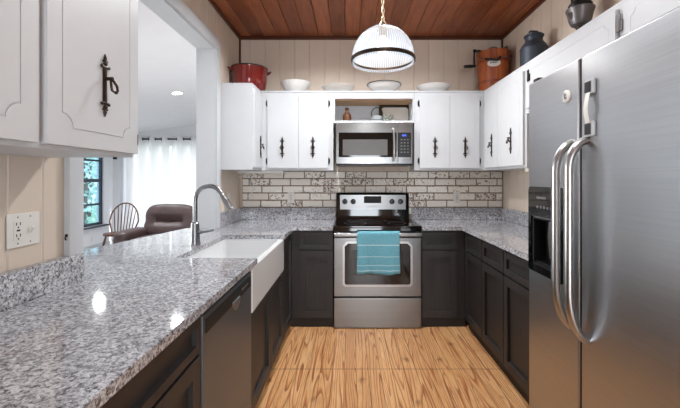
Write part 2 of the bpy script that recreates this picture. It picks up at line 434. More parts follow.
# ------------------------------------------------------------------ structure
b = MB()
x = -1.45
while x < 1.75:
    b.box(x, x+.0815, YR, YB+.05, -.02, 0, .0012, 1); x += .083
struct('floor', b, M['floor'])
b = MB(); b.box(-1.6, 1.85, YR-.1, YB+.1, -.08, -.021); struct('floor_subfloor', b, M['toe'])
b = MB(); x = -1.178
while x < 1.62:
    b.box(x, x+.139, YR, YB, ZC, ZC+.02, .004, 1); x += .142
struct('ceiling', b, M['ceil'])
b = MB(); b.box(-1.31, 1.75, YR-.1, YB+.1, ZC+.016, ZC+.06); struct('ceiling_deck', b, M['cove'])

def boards(mb, a0, a1, start, pitch, z0, z1, put):
    k = start
    while k > a0: k -= pitch
    while k < a1:
        lo, hi = max(k+.002, a0), min(k+pitch-.002, a1)
        if hi-lo > .006: put(mb, lo, hi, z0, z1)
        k += pitch
TH = .012
putB = lambda mb, lo, hi, z0, z1: mb.box(lo, hi, YB, YB+TH, z0, z1, .0038, 1)
putL = lambda mb, lo, hi, z0, z1: mb.box(XL-TH, XL, lo, hi, z0, z1, .0038, 1)
putR = lambda mb, lo, hi, z0, z1: mb.box(XR, XR+TH, lo, hi, z0, z1, .0038, 1)
b = MB(); boards(b, XL, XR, -1.053, .157, 0, ZC, putB); wb = struct('wall_back', b, M['panel'])
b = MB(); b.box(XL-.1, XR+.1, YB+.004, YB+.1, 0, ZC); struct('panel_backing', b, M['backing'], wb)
b = MB()
boards(b, YR, OY0, 1.242, .145, 0, ZC, putL); boards(b, OY1, YB, 3.2, .15, 0, ZC, putL)
boards(b, OY0, OY1, 1.242, .145, OZ, ZC, putL); boards(b, OY0, OY1, 1.242, .145, 0, CB-.005, putL)
wl = struct('wall_left', b, M['panel'])
b = MB()
for y0, y1, z0, z1 in ((YR, OY0, 0, ZC), (OY1, YB+.1, 0, ZC), (OY0, OY1, OZ, ZC), (OY0, OY1, 0, CB-.005)):
    b.box(-1.31, XL-.004, y0, y1, z0, z1)
struct('panel_backing', b, M['wallwhite'], wl)
b = MB(); boards(b, YR, YB, 3.07, .15, 0, ZC, putR); wr = struct('wall_right', b, M['panel'])
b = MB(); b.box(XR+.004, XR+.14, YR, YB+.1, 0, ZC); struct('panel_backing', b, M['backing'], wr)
b = MB()   # rear wall with the wide window behind the photographer
for x0, x1, z0, z1 in ((-1.31, 0, 0, ZC), (.76, 1.75, 0, ZC), (0, .76, 0, .06), (0, .76, 2.14, ZC)): b.box(x0, x1, YR-.1, YR, z0, z1)
struct('wall_rear', b, M['panel'])
# casing round the pass-through: jamb liners, near and far casings, head casing
b = MB()
b.box(-1.318, XL+.004, OY1-.012, OY1+.0005, CT, OZ)          # far jamb
b.box(-1.318, XL+.004, OY0-.0005, OY0+.008, CT, OZ)        # near jamb
b.box(-1.318, XL+.004, OY0, OY1, OZ-.012, OZ+.0005)        # soffit
b.box(XL+.0005, XL+.027, OY0-.075, OY0+.004, CT+.001, OZ-.0065, .003)
b.box(XL+.0005, XL+.027, OY1-.006, OY1+.075, CT+.001, OZ-.0065, .003)
b.box(XL+.0005, XL+.027, OY0-.075, OY1+.075, OZ-.006, OZ+.085, .003)
struct('trim_1', b, M['casing'])
# dark wood cove at the ceiling and the corner strips
b = MB()
b.box(XL, XR, YB-.022, YB-.0005, ZC-.035, ZC, .004); b.box(XL+.0005, XL+.022, YR, YB, ZC-.035, ZC, .004); b.box(XR-.022, XR-.0005, YR, YB, ZC-.035, ZC, .004)
b.box(XL+.0005, XL+.018, YB-.018, YB-.0005, 2.2, ZC-.03, .003); b.box(XR-.018, XR-.0005, YB-.018, YB-.0005, 2.2, ZC-.03, .003)
struct('trim_2', b, M['cove'])

# ------------------------------------------------------------------ lounge beyond the opening
LX, LY = -4.8, 7.4
WY0, WY1, WZ0, WZ1 = 6.2, 7.12, .45, 1.95
b = MB(); b.box(LX-.15, -1.31, 1.0, LY+.15, -.08, 0); struct('floor_lounge', b, M['floor2'])
b = MB()
FW = (-4.45, -2.6, .3, 2.0)
for x0, x1, z0, z1 in ((LX-.1, FW[0], 0, 3.2), (FW[1], -1.2, 0, 3.2), (FW[0], FW[1], 0, FW[2]), (FW[0], FW[1], FW[3], 3.2)): b.box(x0, x1, LY, LY+.12, z0, z1)
struct('wall_far', b, M['wallwhite'])
b = MB()
for y0, y1, z0, z1 in ((1.0, WY0, 0, 3.0), (WY1, LY+.1, 0, 3.0), (WY0, WY1, 0, WZ0), (WY0, WY1, WZ1, 3.0)): b.box(LX-.14, LX, y0, y1, z0, z1)
struct('wall_side', b, M['wallwhite'])
b = MB(); b.box(LX, -1.31, .95, 1.0, 0, 3.2); struct('wall_near', b, M['wallwhite'])
b = MB(); b.box(-1.31, -1.2, YB+.1, LY, 0, 3.2); struct('wall_inner', b, M['wallwhite'])
zc = lambda X: 2.445+.142*(X+3.1)
b = MB(); b.prism([(LX-.1, zc(LX-.1)), (-1.2, zc(-1.2)), (-1.2, zc(-1.2)+.08), (LX-.1, zc(LX-.1)+.08)], .95, LY+.1, 1); struct('ceiling_lounge', b, M['wallwhite'])
# side window
b = MB()
fx0, fx1 = LX-.07, LX-.03
b.box(fx0, fx1, WY0, WY0+.05, WZ0, WZ1); b.box(fx0, fx1, WY1-.05, WY1, WZ0, WZ1)
b.box(fx0, fx1, WY0, WY1, WZ0, WZ0+.05); b.box(fx0, fx1, WY0, WY1, WZ1-.05, WZ1)
for z, h in ((.85, .018), (1.30, .03), (1.68, .018)): b.box(fx0+.002, fx1+.01, WY0+.02, WY1-.02, z-h, z+h)
win = struct('window_1', b, M['blueframe'])
b = MB(); b.box(LX-.052, LX-.048, WY0+.04, WY1-.04, WZ0+.04, WZ1-.04); struct('pane', b, M['pane'], win)
b = MB(); b.box(LX-.02, LX+.07, WY0-.06, WY1+.06, WZ0-.03, WZ0-.002, .004); struct('sill', b, M['blueframe'], win)
b = MB(); b.box(LX+.0005, LX+.012, 1.0, LY, .001, .10); struct('baseboard_side', b, M['casing'])
b = MB(); b.box(LX+.013, -1.31, LY-.012, LY-.0005, .001, .10); struct('baseboard_far', b, M['casing'])

# ------------------------------------------------------------------ tile backsplash
t = thing('tile_backsplash', 'whitewashed brick tile backsplash across the back wall above the granite', 'backsplash', (0, YB, 1.03))
b = MB(); b.box(-1.13, 1.60, YB-.012, YB-.001, .93, 1.41); link('grout', b, M['grout'], t)
b = MB(); pz = .0757; row = 0; z = 1.038-pz
while z < 1.40:
    xx = -1.125 - (0 if row % 2 else .11) - (row*37 % 5)*.012
    while xx < 1.595:
        L = .206; a0, a1 = max(xx, -1.127), min(xx+L, 1.597); z1 = min(z+.064, 1.408)
        if a1-a0 > .02: b.box(a0, a1, YB-.020, YB-.011, z, z1, .003, 1)
        xx += L+.011
    z += pz; row += 1
link('brick', b, M['brick'], t)

# ------------------------------------------------------------------ countertops
def countertop(label, pts, splashes, loc):
    t = thing('countertop', label, 'countertop', loc)
    b = MB(); b.prism(pts, CB, CT, 2, .004); link('slab', b, M['granite'], t)
    for s in splashes:
        b = MB()
        for q in s: b.box(*q, .002, 1)
        link('backsplash', b, M['granite'], t)
    return t
LP = [(-.50, -.4), (-.50, 1.97), (-.95, 1.97), (-.95, 2.777), (-.497, 2.777), (-.497, 3.239), (-.152, 3.239), (-.152, YB-.001), (XL+.001, YB-.001),
      (XL+.001, OY1-.013), (-1.33, OY1-.013), (-1.42, OY1+.03), (-1.60, 2.17), (-1.70, OY0+.01), (XL+.001, OY0+.01), (XL+.001, -.4)]
countertop('grey speckled granite countertop with sink cutout, running through the wall opening', LP,
    [[(XL+.031, -.152, YB-.041, YB-.021, CT+.0005, 1.03)],
     [(XL+.001, XL+.030, 3.22, YB-.021, CT+.0005, 1.03)],
     [(XL+.001, XL+.035, -.4, OY0-.076, CT+.0005, 1.018), (XL+.028, XL+.047, -.4, OY0-.02, CT+.0005, 1.018)]], (-.8, 1.5, CB))
countertop('grey speckled granite countertop to the right of the range, beside the refrigerator', [(.642, 3.239), (.994, 3.239), (.994, 1.66), (XR-.001, 1.66), (XR-.001, YB-.001), (.642, YB-.001)],
    [[(.642, XR-.031, YB-.041, YB-.021, CT+.0005, 1.03)], [(XR-.030, XR-.001, 1.66, YB-.021, CT+.0005, 1.03)]], (1.3, 2.7, CB))

# ------------------------------------------------------------------ base cabinets
def shaker(fr, u0, u1, v0, v1, rail=.055, th=.02):
    b = MB(fr)
    rect = lambda d: [(u0+d, v0+d), (u1-d, v0+d), (u1-d, v1-d), (u0+d, v1-d)]
    b.ring(rect(.0025), rect(rail), 0.0005, th)
    b.box(u0+rail-.006, u1-rail+.006, v0+rail-.006, v1-rail+.006, .001, th-.017)
    return b
def base_cabinet(label, fr, W, D, fronts, toe=.07, z0=.08, z1=CB-.002, fill=()):
    """fr: frame with origin at the floor, left end of the face; fronts: (kind,u0,u1,v0,v1)"""
    o = fr @ Vector((W/2, 0, -D/2))
    t = thing('base_cabinet', label, 'cabinet', (o.x, o.y, 0))
    b = MB(fr); b.box(.001, W-.001, z0, z1, -D, 0, .0015, 1)
    link('carcass', b, M['dark'], t)
    b = MB(fr); b.box(.001, W-.001, 0.0005, z0+.001, -D, -toe); link('toe_kick', b, M['toe'], t)
    for kind, u0, u1, v0, v1 in fronts:
        link(kind, shaker(fr, u0, u1, v0, v1, .045 if kind == 'drawer' and u1-u0 < .5 else .032 if kind == 'drawer' and v1-v0 < .2 else .06), M['dark'], t)
    return t
YF, XFR, XFL = 3.285, 1.04, -.535     # carcass faces (fronts stand 2 cm proud)
B0, D0 = .087, .70
fB = lambda x0: frame((x0, YF, 0), (1, 0, 0), (0, -1, 0))
fR = lambda y1: frame((XFR, y1, 0), (0, -1, 0), (-1, 0, 0))
fLw = lambda y0: frame((XFL, y0, 0), (0, 1, 0), (1, 0, 0))
one = lambda W, a=.003, c=.003: [('drawer', a, W-c, D0, .856), ('door', a, W-c, B0, D0-.008)]
base_cabinet('charcoal base cabinet with drawer and door immediately left of the range', fB(XFL), -.150-XFL, .54, one(-.150-XFL, .077, .005), toe=.002)
base_cabinet('charcoal base cabinet with drawer and door immediately right of the range', fB(.640), XFR-.640, .54, one(XFR-.640, .005, .082), toe=.002)
lab = ['charcoal base cabinet in the right corner, farthest from the refrigerator', 'charcoal base cabinet in the middle of the right run', 'charcoal base cabinet right beside the refrigerator, deepest door in view', None]
lab[2] = 'charcoal base cabinet on the right run, next nearest to the refrigerator'
lab[3] = 'charcoal base cabinet on the right run, against the refrigerator and mostly hidden by it'
ys = [3.240, 2.827, 2.430, 2.035, 1.66]
for k in range(4):
    W = ys[k]-ys[k+1]
    base_cabinet(lab[k], fR(ys[k]), W, .55, one(W), toe=.016)
# left run
base_cabinet('dark drawer base under the left granite counter, immediately before the dishwasher', fLw(.66), .600, .62,
             [('drawer', .003, .597, .735, .862), ('drawer', .003, .597, .43, .727), ('drawer', .003, .597, B0, .422)], toe=.02)
base_cabinet('dark drawer base at the nearest end of the left counter, closest to the camera', fLw(-.295), .95, .62,
             [('drawer', .003, .947, .735, .862), ('drawer', .003, .947, .43, .727), ('drawer', .003, .947, B0, .422)], toe=.02)
base_cabinet('charcoal two-door cabinet under the white farmhouse sink', fLw(1.894), .908, .60,
             [('door', .003, .480, B0, .62), ('door', .484, .905, B0, .62)], z1=.625, toe=.02)
base_cabinet('charcoal corner cabinet between the farmhouse sink and the range-side cabinet', fLw(2.803), .478, .60,
             [('door', .003, .435, B0, .856)], toe=.02)

# ------------------------------------------------------------------ sink and faucet
t = thing('farmhouse_sink', 'white apron-front farmhouse sink set in the left granite counter', 'sink', (-.72, 2.28, .63))
b = MB(); b.box(-1.0, -.506, 1.897, 2.80, .628, CB-.0015, .010, 3); bowl = link('basin', b, M['porcelain'], t)
b = MB(); b.box(-.955, -.538, 1.945, 2.765, .655, 1.0, .02, 3)
cut_target = bowl
# cut in the thing's frame: move the cutter to world, basin is parented at (-.72,2.28,.63)
cut(bowl, b)
b = MB(); b.lathe([(.045, 0), (.045, .003), (.03, .004), (.03, .002), (.001, .002)], (-.74, 2.33, .6545), 24); link('drain', b, M['chrome'], t)

FX, FY = -1.010, 2.38
t = thing('kitchen_faucet', 'brushed nickel gooseneck pull-down faucet behind the farmhouse sink', 'faucet', (FX, FY, CT))
b = MB(); b.lathe([(.034, 0.0005), (.034, .006), (.031, .012), (.029, .06), (.0245, .14), (.0175, .148), (.0001, .148)], (FX, FY, CT), 24); link('base', b, M['nickel'], t)
pth = [(FX, FY, CT+.13), (FX, FY, CT+.20), (FX, FY, 1.19)]
R = .092
for k in range(1, 13):
    a = PI - k/12*PI*.86; pth.append((FX+R+R*math.cos(a), FY, 1.19+R*math.sin(a)*1.02))
b = MB(); b.tube(pth, .0148, 12); link('spout', b, M['nickel'], t)
p1 = Vector(pth[-1]); d = (p1-Vector(pth[-2])).normalized()
b = MB(); b.tube([p1, p1+d*.03, p1+d*.075, p1+d*.115], [.016, .0185, .0195, .023], 14); sh = link('spray_head', b, M['nickel'], t)
b = MB(); b.box(p1.x+d.x*.05+.012, p1.x+d.x*.05+.021, FY-.010, FY+.004, p1.z+d.z*.05-.022, p1.z+d.z*.05+.012, .002); link('button', b, M['black'], sh)
b = MB(); b.tube([(FX+.012, FY, .985), (FX+.045, FY-.004, .985)], .012, 12).tube([(FX+.035, FY-.004, .985), (FX+.07, FY-.006, .989), (FX+.122, FY-.008, .998)], [.010, .010, .0075], 10); link('lever', b, M['nickel'], t)

# ------------------------------------------------------------------ dishwasher
DX = -.511
fD = frame((DX, 1.264, 0), (0, 1, 0), (1, 0, 0))
t = thing('dishwasher', 'stainless steel dishwasher with black control strip under the left counter', 'dishwasher', (-.78, 1.5, 0))
b = MB(fD); b.box(.002, .628, .09, CB-.003, -.60, -.03); link('body', b, M['bodygrey'], t)
b = MB(fD); b.box(.005, .625, .0005, .09, -.55, -.03); link('toe_kick', b, M['toe'], t)
b = MB(fD); b.box(.003, .628, .095, CB-.02, -.029, 0, .004); dr = link('door', b, M['steel_dw'], t)
b = MB(fD); b.prism(rrect(.024, .605, .784, .834, .004), .0005, .0035, 2); cp = link('control_panel', b, M['slotblack'], dr)
b = MB(fD)
for k in range(5): b.box(.45+k*.022, .462+k*.022, .806, .814, .0032, .0042)
link('button', b, M['lettergrey'], cp)
b = MB(fD)
pts = [(.31, .795)] + [(.36+.05*math.cos(a), .795+.045*math.sin(a)) for a in [PI+PI*k/12 for k in range(1, 12)]] + [(.41, .795)]
b.prism(pts, .0005, .010, 2, .003); link('handle', b, M['steel_v'], dr)

# ------------------------------------------------------------------ electric range
RX0, RX1 = -.146, .636
t = thing('electric_range', 'stainless steel freestanding electric range with black glass cooktop', 'range', (.245, 3.5, 0))
b = MB(); b.box(RX0+.004, RX1-.004, 3.275, 3.80, .03, .892); b.box(RX0+.02, RX1-.02, 3.27, 3.78, .0005, .03)
link('body', b, M['black'], t)
b = MB(); b.box(RX0+.001, RX1-.001, 3.222, 3.80, .893, .916, .006); b.box(RX0+.004, RX1-.004, 3.236, 3.28, .868, .894)
ck = link('cooktop', b, M['blackglass'], t)
for cx, cy, r in ((.05, 3.42, .105), (.44, 3.42, .085), (.05, 3.64, .075), (.44, 3.64, .1)):
    b = MB(); b.lathe([(r, 0), (r, .0006), (r-.004, .0006), (r-.004, 0)], (cx, cy, .9163), 40, cap=False); link('burner_ring', b, M['bodygrey'], ck)
# oven door
b = MB(); b.box(RX0+.003, RX1-.003, 3.240, 3.274, .285, .808, .006); dr = link('door', b, M['steel_h'], t)
fO = frame((0, 3.240, 0), (1, 0, 0), (0, -1, 0))
oc = [(-.045, .375), (.535, .375), (.555, .395), (.555, .735), (.520, .775), (-.030, .775), (-.065, .735), (-.065, .395)]
ic = [(-.035, .393), (.525, .393), (.537, .405), (.537, .73), (.508, .758), (-.018, .758), (-.047, .73), (-.047, .405)]
b = MB(fO); b.ring(oc, ic, .0004, .006); link('window_trim', b, M['steel_v'], dr)
b = MB(fO); b.prism(ic, .0004, .0028, 2); wn = link('window', b, M['blackglass'], dr)
b = MB(fO); b.prism(rrect(.02, .47, .475, .70, .012), .0028, .0034, 2); link('inner_pane', b, M['darkglass'], wn)
b = MB(); b.box(RX0+.004, RX1-.004, 3.182, 3.206, .822, .860, .009, 3)
b.box(RX0+.012, RX0+.045, 3.200, 3.276, .826, .856, .004); b.box(RX1-.045, RX1-.012, 3.200, 3.276, .826, .856, .004)
link('handle', b, M['steel_h'], dr)
b = MB(); b.box(RX0+.003, RX1-.003, 3.240, 3.274, .006, .272, .006); link('drawer', b, M['steel_h'], t)
# backguard
b = MB(); b.prism([(3.705, .917), (3.80, .917), (3.80, 1.187), (3.745, 1.187), (3.722, 1.165), (3.722, .985)], -.140, .600, 0, 0)
bg_ = link('backguard', b, M['blackglass'], t)
fG = frame((0, 3.722, 0), (1, 0, 0), (0, -1, 0))
b = MB(fG); b.prism(rrect(-.102, .568, 1.02, 1.168, .006), .0005, .004, 2); cp = link('control_panel', b, M['steel_h'], bg_)
b = MB(fG); b.prism(rrect(.142, .318, 1.085, 1.155, .004), .004, .006, 2); link('display', b, M['slotblack'], cp)
for kx in (-.052, .032, .428, .515):
    b = MB(fG); b.lathe([(.027, .004), (.026, .012), (.021, .016), (.019, .032), (.0001, .034)], (kx, 1.1, 0), 24)
    b.box(kx-.004, kx+.004, 1.078, 1.122, .030, .040, .002); link('knob', b, M['black'], cp)
b = MB(fG)
for k in range(9): b.box(.175+k*.012, .183+k*.012, 1.048, 1.055, .004, .0046)
link('lettering', b, M['lettergrey'], cp)

# towel over the oven handle
def towel():
    b = MB(); x0, x1 = .062, .432; hw = .0175; yc = 3.194; th = .006
    prof = []
    for k in range(21): prof.append((yc-hw-.004, .505+(.852-.505)*k/20))
    for k in range(1, 10):
        a = PI - PI*k/10; prof.append((yc+(hw+.004)*math.cos(a), .852+.020*math.sin(a)))
    for k in range(13): prof.append((yc+hw+.004, .852-(.852-.58)*k/12))
    n = len(prof)
    def fn(u, v):
        i = v*(n-1); k = min(int(i), n-2); f = i-k
        y = prof[k][0]*(1-f)+prof[k+1][0]*f; z = prof[k][1]*(1-f)+prof[k+1][1]*f
        hang = max(0, (.83-z)); side = -1 if v < .6 else .3
        y += side*(hang*.030*(math.sin(u*9+1)+.6*math.sin(u*21+z*9))*.9 + abs(hang)*.03)
        return (x0+(x1-x0)*u + .006*math.sin(z*14)*hang*4*(u-.5), y, z + (.006*math.sin(u*7) if v < .05 else 0))
    b.grid(fn, 40, n-1); return b
tw = link('dish_towel', towel(), M['towel'], None, 80, [('SOLIDIFY', dict(thickness=.004, offset=0))])
tag(tw, 'teal striped dish towel hanging over the oven door handle', 'towel')

# ------------------------------------------------------------------ upper cabinets
UZ0, UZ1 = 1.413, 2.186
def routed(u0, u1, v0, v1, d, r):
    """rectangle outline with scooped (concave) corners"""
    a0, a1, c0, c1 = u0+d, u1-d, v0+d, v1-d; pts = []
    for cx, cy, s0 in ((a0, c0, 90), (a1, c0, 180), (a1, c1, 270), (a0, c1, 360)):
        for k in range(9):
            a = math.radians(s0-90*k/8); pts.append((cx+r*math.cos(a), cy+r*math.sin(a)))
    return pts
def slab_door(fr, u0, u1, v0, v1, d=.05, r=.035, th=.02, g=.0016):
    b = MB(fr)
    dp_ = .0035 if g > .001 else .0012; b.box(u0, u1, v0, v1, .0005, th-dp_)
    b.ring([(u0+.001, v0+.001), (u1-.001, v0+.001), (u1-.001, v1-.001), (u0+.001, v1-.001)], routed(u0, u1, v0, v1, d, r), th-dp_, th)
    b.prism(routed(u0, u1, v0, v1, d+2*g, r), th-dp_, th, 2)
    return b
def antique_handle(fr, u, v, w, side=1, big=True):
    """long plate with finials and a drop bail; 21 cm tall"""
    b = MB(fr)
    b.box(u-.009, u+.009, v-.058, v+.058, w+.0003, w+.005, .0015, 1)
    b.box(u-.005, u+.005, v-.056, v+.056, w+.004, w+.0075, .001, 1)
    for s in (-1, 1):
        b.tube([(u-.016, v+s*.060, w+.005), (u+.016, v+s*.060, w+.005)], .0045, 8)
        b.ball((u-.017, v+s*.062, w+.005), .006, (1, 1, .7), 8); b.ball((u+.017, v+s*.062, w+.005), .006, (1, 1, .7), 8)
        b.ball((u, v+s*.072, w+.005), .009, (1, .9, .6), 8); b.ball((u-.009, v+s*.080, w+.004), .0045, (1, 1, .7), 8); b.ball((u+.009, v+s*.080, w+.004), .0045, (1, 1, .7), 8)
        b.ball((u, v+s*.086, w+.004), .0065, (.9, 1.2, .6), 8); b.tube([(u, v+s*.088, w+.004), (u, v+s*.105, w+.003)], [.006, .0015], 8)
    b.tube([(u, v+.022, w+.003), (u, v+.022, w+.030)], .006, 8)
    if not big:
        b.tube([(u+.0165*math.cos(2*PI*k/16), v-.004+.0165*math.sin(2*PI*k/16), w+.028-.006*math.sin(2*PI*k/16)) for k in range(16)], .0042, 8, True); b.ball((u, v-.004, w+.008), .011, (1, 1, .7), 10)
        return b
    loop = [(u, v+.022, w+.022), (u+side*.005, v+.014, w+.030), (u+side*.009, v-.002, w+.038), (u+side*.009, v-.018, w+.040), (u+side*.002, v-.024, w+.035),
            (u-side*.005, v-.018, w+.030), (u-side*.003, v, w+.026)]
    b.tube(loop, .0042, 8, True); b.ball((u+side*.005, v-.023, w+.037), .0065, (1.1, .9, .9), 8)
    return b
def hinge(fr, u, v, w):
    b = MB(fr); b.tube([(u, v-.026, w+.004), (u, v+.026, w+.004)], .0055, 8); b.box(u-.011, u+.011, v-.02, v+.02, w-.0002, w+.003)
    b.ball((u, v+.029, w+.004), .005, (1, 1, 1), 8); b.ball((u, v-.029, w+.004), .005, (1, 1, 1), 8); return b
def upper_cabinet(label, fr, W, D, doors, z0=UZ0, z1=UZ1, hinges=(), d=.05, r=.035, hv=1.635, top=True, name='wall_cabinet'):
    o = fr @ Vector((W/2, 0, -D/2))
    t = thing(name, label, 'cabinet', (o.x, o.y, z0))
    b = MB(fr); b.box(.0008, W-.0008, z0, z1-.014, -D, 0, .001, 1)
    b.box(-.0004, W+.0004 if False else W-.0008, z1-.014, z1, -D, .006 if top else 0, .001, 1)
    link('carcass', b, M['white'], t)
    for q in doors:
        u0, u1, v0, v1 = q[:4]; hu = q[4] if len(q) > 4 else None
        dr = link('door', slab_door(fr, u0, u1, v0, v1, d, r, .02, .0016 if z1 > 2.5 else .0009), M['white'], t)
        if hu is not None: link('handle', antique_handle(fr, hu, hv, .02, q[5] if len(q) > 5 else 1, z1 > 2.5), M['bronze'], dr)
    for u, v in hinges: link('hinge', hinge(fr, u, v, .001), M['iron'], t)
    return t
YU = 3.544; XUL, XUR = -.867, 1.302
fUB = lambda x0: frame((x0, YU, 0), (1, 0, 0), (0, -1, 0))
px = lambda p: (p-350)*YU/365
dz0, dz1 = 1.435, 2.132
# left of microwave
x0 = XUL; W = px(333.5)-x0
a, m_, c = px(267.7)-x0, px(298.7)-x0, px(328.2)-x0
upper_cabinet('white two-door wall cabinet left of the microwave, under two pale bowls', fUB(x0), W, .304,
    [(a, m_-.001, dz0, dz1, px(282.6)-x0), (m_+.001, c, dz0, dz1, px(313)-x0)],
    hinges=[(a-.007, dz0+.07), (a-.007, dz1-.07), (c+.007, dz0+.07), (c+.007, dz1-.07)])
x0 = px(414.2); W = XUR-x0
a, m_, c = px(419.5)-x0, px(449.4)-x0, px(479)-x0
upper_cabinet('white two-door wall cabinet right of the microwave', fUB(x0), W, .304,
    [(a, m_-.001, dz0, dz1, px(434.5)-x0), (m_+.001, c, dz0, dz1, px(464.5)-x0)],
    hinges=[(a-.007, dz0+.07), (a-.007, dz1-.07), (c+.007, dz0+.07), (c+.007, dz1-.07)])
# left wall corner cabinet (end panel faces the camera)
fUL = lambda y0, X=XUL: frame((X, y0, 0), (0, 1, 0), (1, 0, 0))
upper_cabinet('white corner wall cabinet with its blank end facing the camera, under the red pot', fUL(3.25, XUL), YB-.002-3.25, .298,
    [(.012, .285, dz0, dz1, .20)], top=False)
# right wall run
fUR = lambda y1, X=XUR: frame((X, y1, 0), (0, -1, 0), (-1, 0, 0))
y1 = YB-.002
c_ = upper_cabinet('white two-door wall cabinet on the right wall, between the corner and the refrigerator', fUR(y1), y1-2.69, .306,
    [(y1-3.47, y1-3.172, dz0, dz1, y1-3.30, -1), (y1-3.168, y1-2.71, dz0, dz1, y1-2.908, -1)], top=False)
b = MB(); b.box(1.32, 1.37, 2.70, 2.76, 1.385, 1.4128, .004); link('puck_light', b, M['plate'], c_)
c_ = upper_cabinet('long white wall cabinet above the refrigerator', fUR(2.689), 2.689-.55, .306,
    [(.03, .925, 1.84, 2.15), (.975, 2.10, 1.84, 2.15)], z0=1.81, d=.045, r=.03, top=False)
for yy in (2.625, 1.742):
    b = MB(frame((XUR, 0, 0), (0, -1, 0), (-1, 0, 0)))
    b.box(-yy-.014, -yy+.014, 2.03, 2.115, .020, .0235, .001); b.box(-yy-.02+.024, -yy+.02+.010, 2.03, 2.08, .020, .028, .001)
    b.tube([(-yy+.016, 2.03, .026), (-yy+.016, 2.085, .026)], .006, 8); link('hinge', b, M['iron'] if yy > 2 else M['pewter'], c_)
# near left cabinet
fN = fUL(-.15, -.84)
n0 = -.15
c_ = upper_cabinet('large white two-door wall cabinet hanging at the near left over the outlet', fN, 1.416-n0, .325,
    [(.47-n0, .962-n0, 1.426, 2.62, .62-n0), (.988-n0, 1.413-n0, 1.426, 2.62, 1.217-n0)], z0=UZ0, z1=2.70, d=.052, r=.04, hv=1.642)
b = MB(fN); b.box(1.408-n0, 1.410-n0, 1.46, 1.50, .0203, .022); link('catch', b, M['iron'], c_)
b = MB(fN); b.box(1.385-n0, 1.395-n0, 1.405, 1.4128, -.06, -.05); link('catch', b, M['iron'], c_)
# open shelf unit above the microwave
t = thing('open_shelf_cabinet', 'white open shelf cabinet directly above the microwave', 'cabinet', (.23, 3.7, 1.872))
SX0, SX1 = px(333.5)+.001, px(414.2)-.001
ox0, ox1, oz0, oz1 = px(335), px(412.8), 1.897, 2.110
b = MB()
b.box(SX0, ox0, YU, YB-.002, 1.872, UZ1, .001, 1); b.box(ox1, SX1, YU, YB-.002, 1.872, UZ1, .001, 1)
b.box(ox0, ox1, YU, YB-.002, oz1, UZ1-.001); b.box(ox0, ox1, YB-.014, YB-.002, oz0, oz1)
b.box(SX0, SX1, YU-.006, YU, UZ1-.014, UZ1)
link('carcass', b, M['white'], t)
b = MB(); b.box(SX0, SX1, YU-.008, YB-.002, 1.874, oz0, .002, 1); link('shelf', b, M['white'], t)
b = MB(); b.box(ox0+.001, ox1-.001, YU+.02, YB-.0145, oz1-.012, oz1-.0005); link('top_lining', b, wood_mat('bare_wood_lining', (168, 132, 98), (190, 154, 118), 0, .6), t)

# ------------------------------------------------------------------ microwave
t = thing('microwave_oven', 'stainless over-the-range microwave with black glass door', 'microwave', (.23, 3.6, 1.457))
q = lambda p: (p-350)*3.46/365
zq = lambda p: 1.33+(179-p)*3.46/365
MX0, MX1, MZ0, MZ1 = q(336), q(412.7), 1.458, 1.866
b = MB(); b.box(MX0+.004, MX1-.004, 3.48, YB-.025, MZ0+.012, MZ1-.002); link('body', b, M['bodygrey'], t)
fM = frame((0, 3.48, 0), (1, 0, 0), (0, -1, 0))
b = MB(fM); b.box(MX0, q(398), MZ0+.016, MZ1, .0005, .02, .004); dr = link('door', b, M['steel_m'], t)
b = MB(fM); b.prism(rrect(q(338.7), q(396.6), zq(157.2), zq(132.6), .006), .02, .0225, 2); wn = link('window', b, M['blackglass'], dr)
b = MB(fM); b.prism(rrect(q(342.7), q(387.5), zq(155.4), zq(139.5), .004), .0225, .023, 2); link('screen', b, M['mwglass'], wn)
hp = [(q(392.6), zq(128.6), .02), (q(393), zq(128.6), .045), (q(393.4), zq(133), .058), (q(393.7), zq(145), .062), (q(393.6), zq(156), .058), (q(393.4), zq(161), .045), (q(393), zq(161), .02)]
b = MB(fM); b.tube(hp, .0105, 10); link('handle', b, M['steel_v'], dr)
b = MB(fM); b.box(q(398)+.001, MX1, MZ0+.016, MZ1, .0005, .02, .004); cp = link('control_panel', b, M['steel_m'], t)
b = MB(fM); b.prism(rrect(q(398.2), q(411), zq(157.2), zq(132.6), .005), .02, .0225, 2); kp = link('keypad', b, M['black'], cp)
b = MB(fM)
for r_ in range(5):
    for k in range(3):
        b = MB(fM); b.box(q(400.6+k*3.2), q(402.2+k*3.2), zq(140.2+r_*3.1), zq(139.4+r_*3.1), .0225, .0228); link('key', b, M['lettergrey'], kp)
b = MB(fM); b.box(q(401.8), q(406.6), zq(136.6), zq(134.4), .0225, .0232); ds = link('display', b, M['black'], cp)
b = MB(fM)      # clock digits 8:88 as lit bars
for k, ox in enumerate((402.3, 403.7, 405.2)):
    for zz in (134.7, 135.45, 136.2): b.box(q(ox), q(ox+.9), zq(zz+.14), zq(zz-.14), .0232, .0235)
    for xx in (ox, ox+.75): b.box(q(xx), q(xx+.2), zq(136.3), zq(134.6), .0232, .0235)
link('digits', b, M['bluelcd'], cp)
b = MB(fM); b.box(MX0+.004, MX1-.004, MZ0, MZ0+.015, -.3, .012, .003); link('vent', b, M['black'], t)

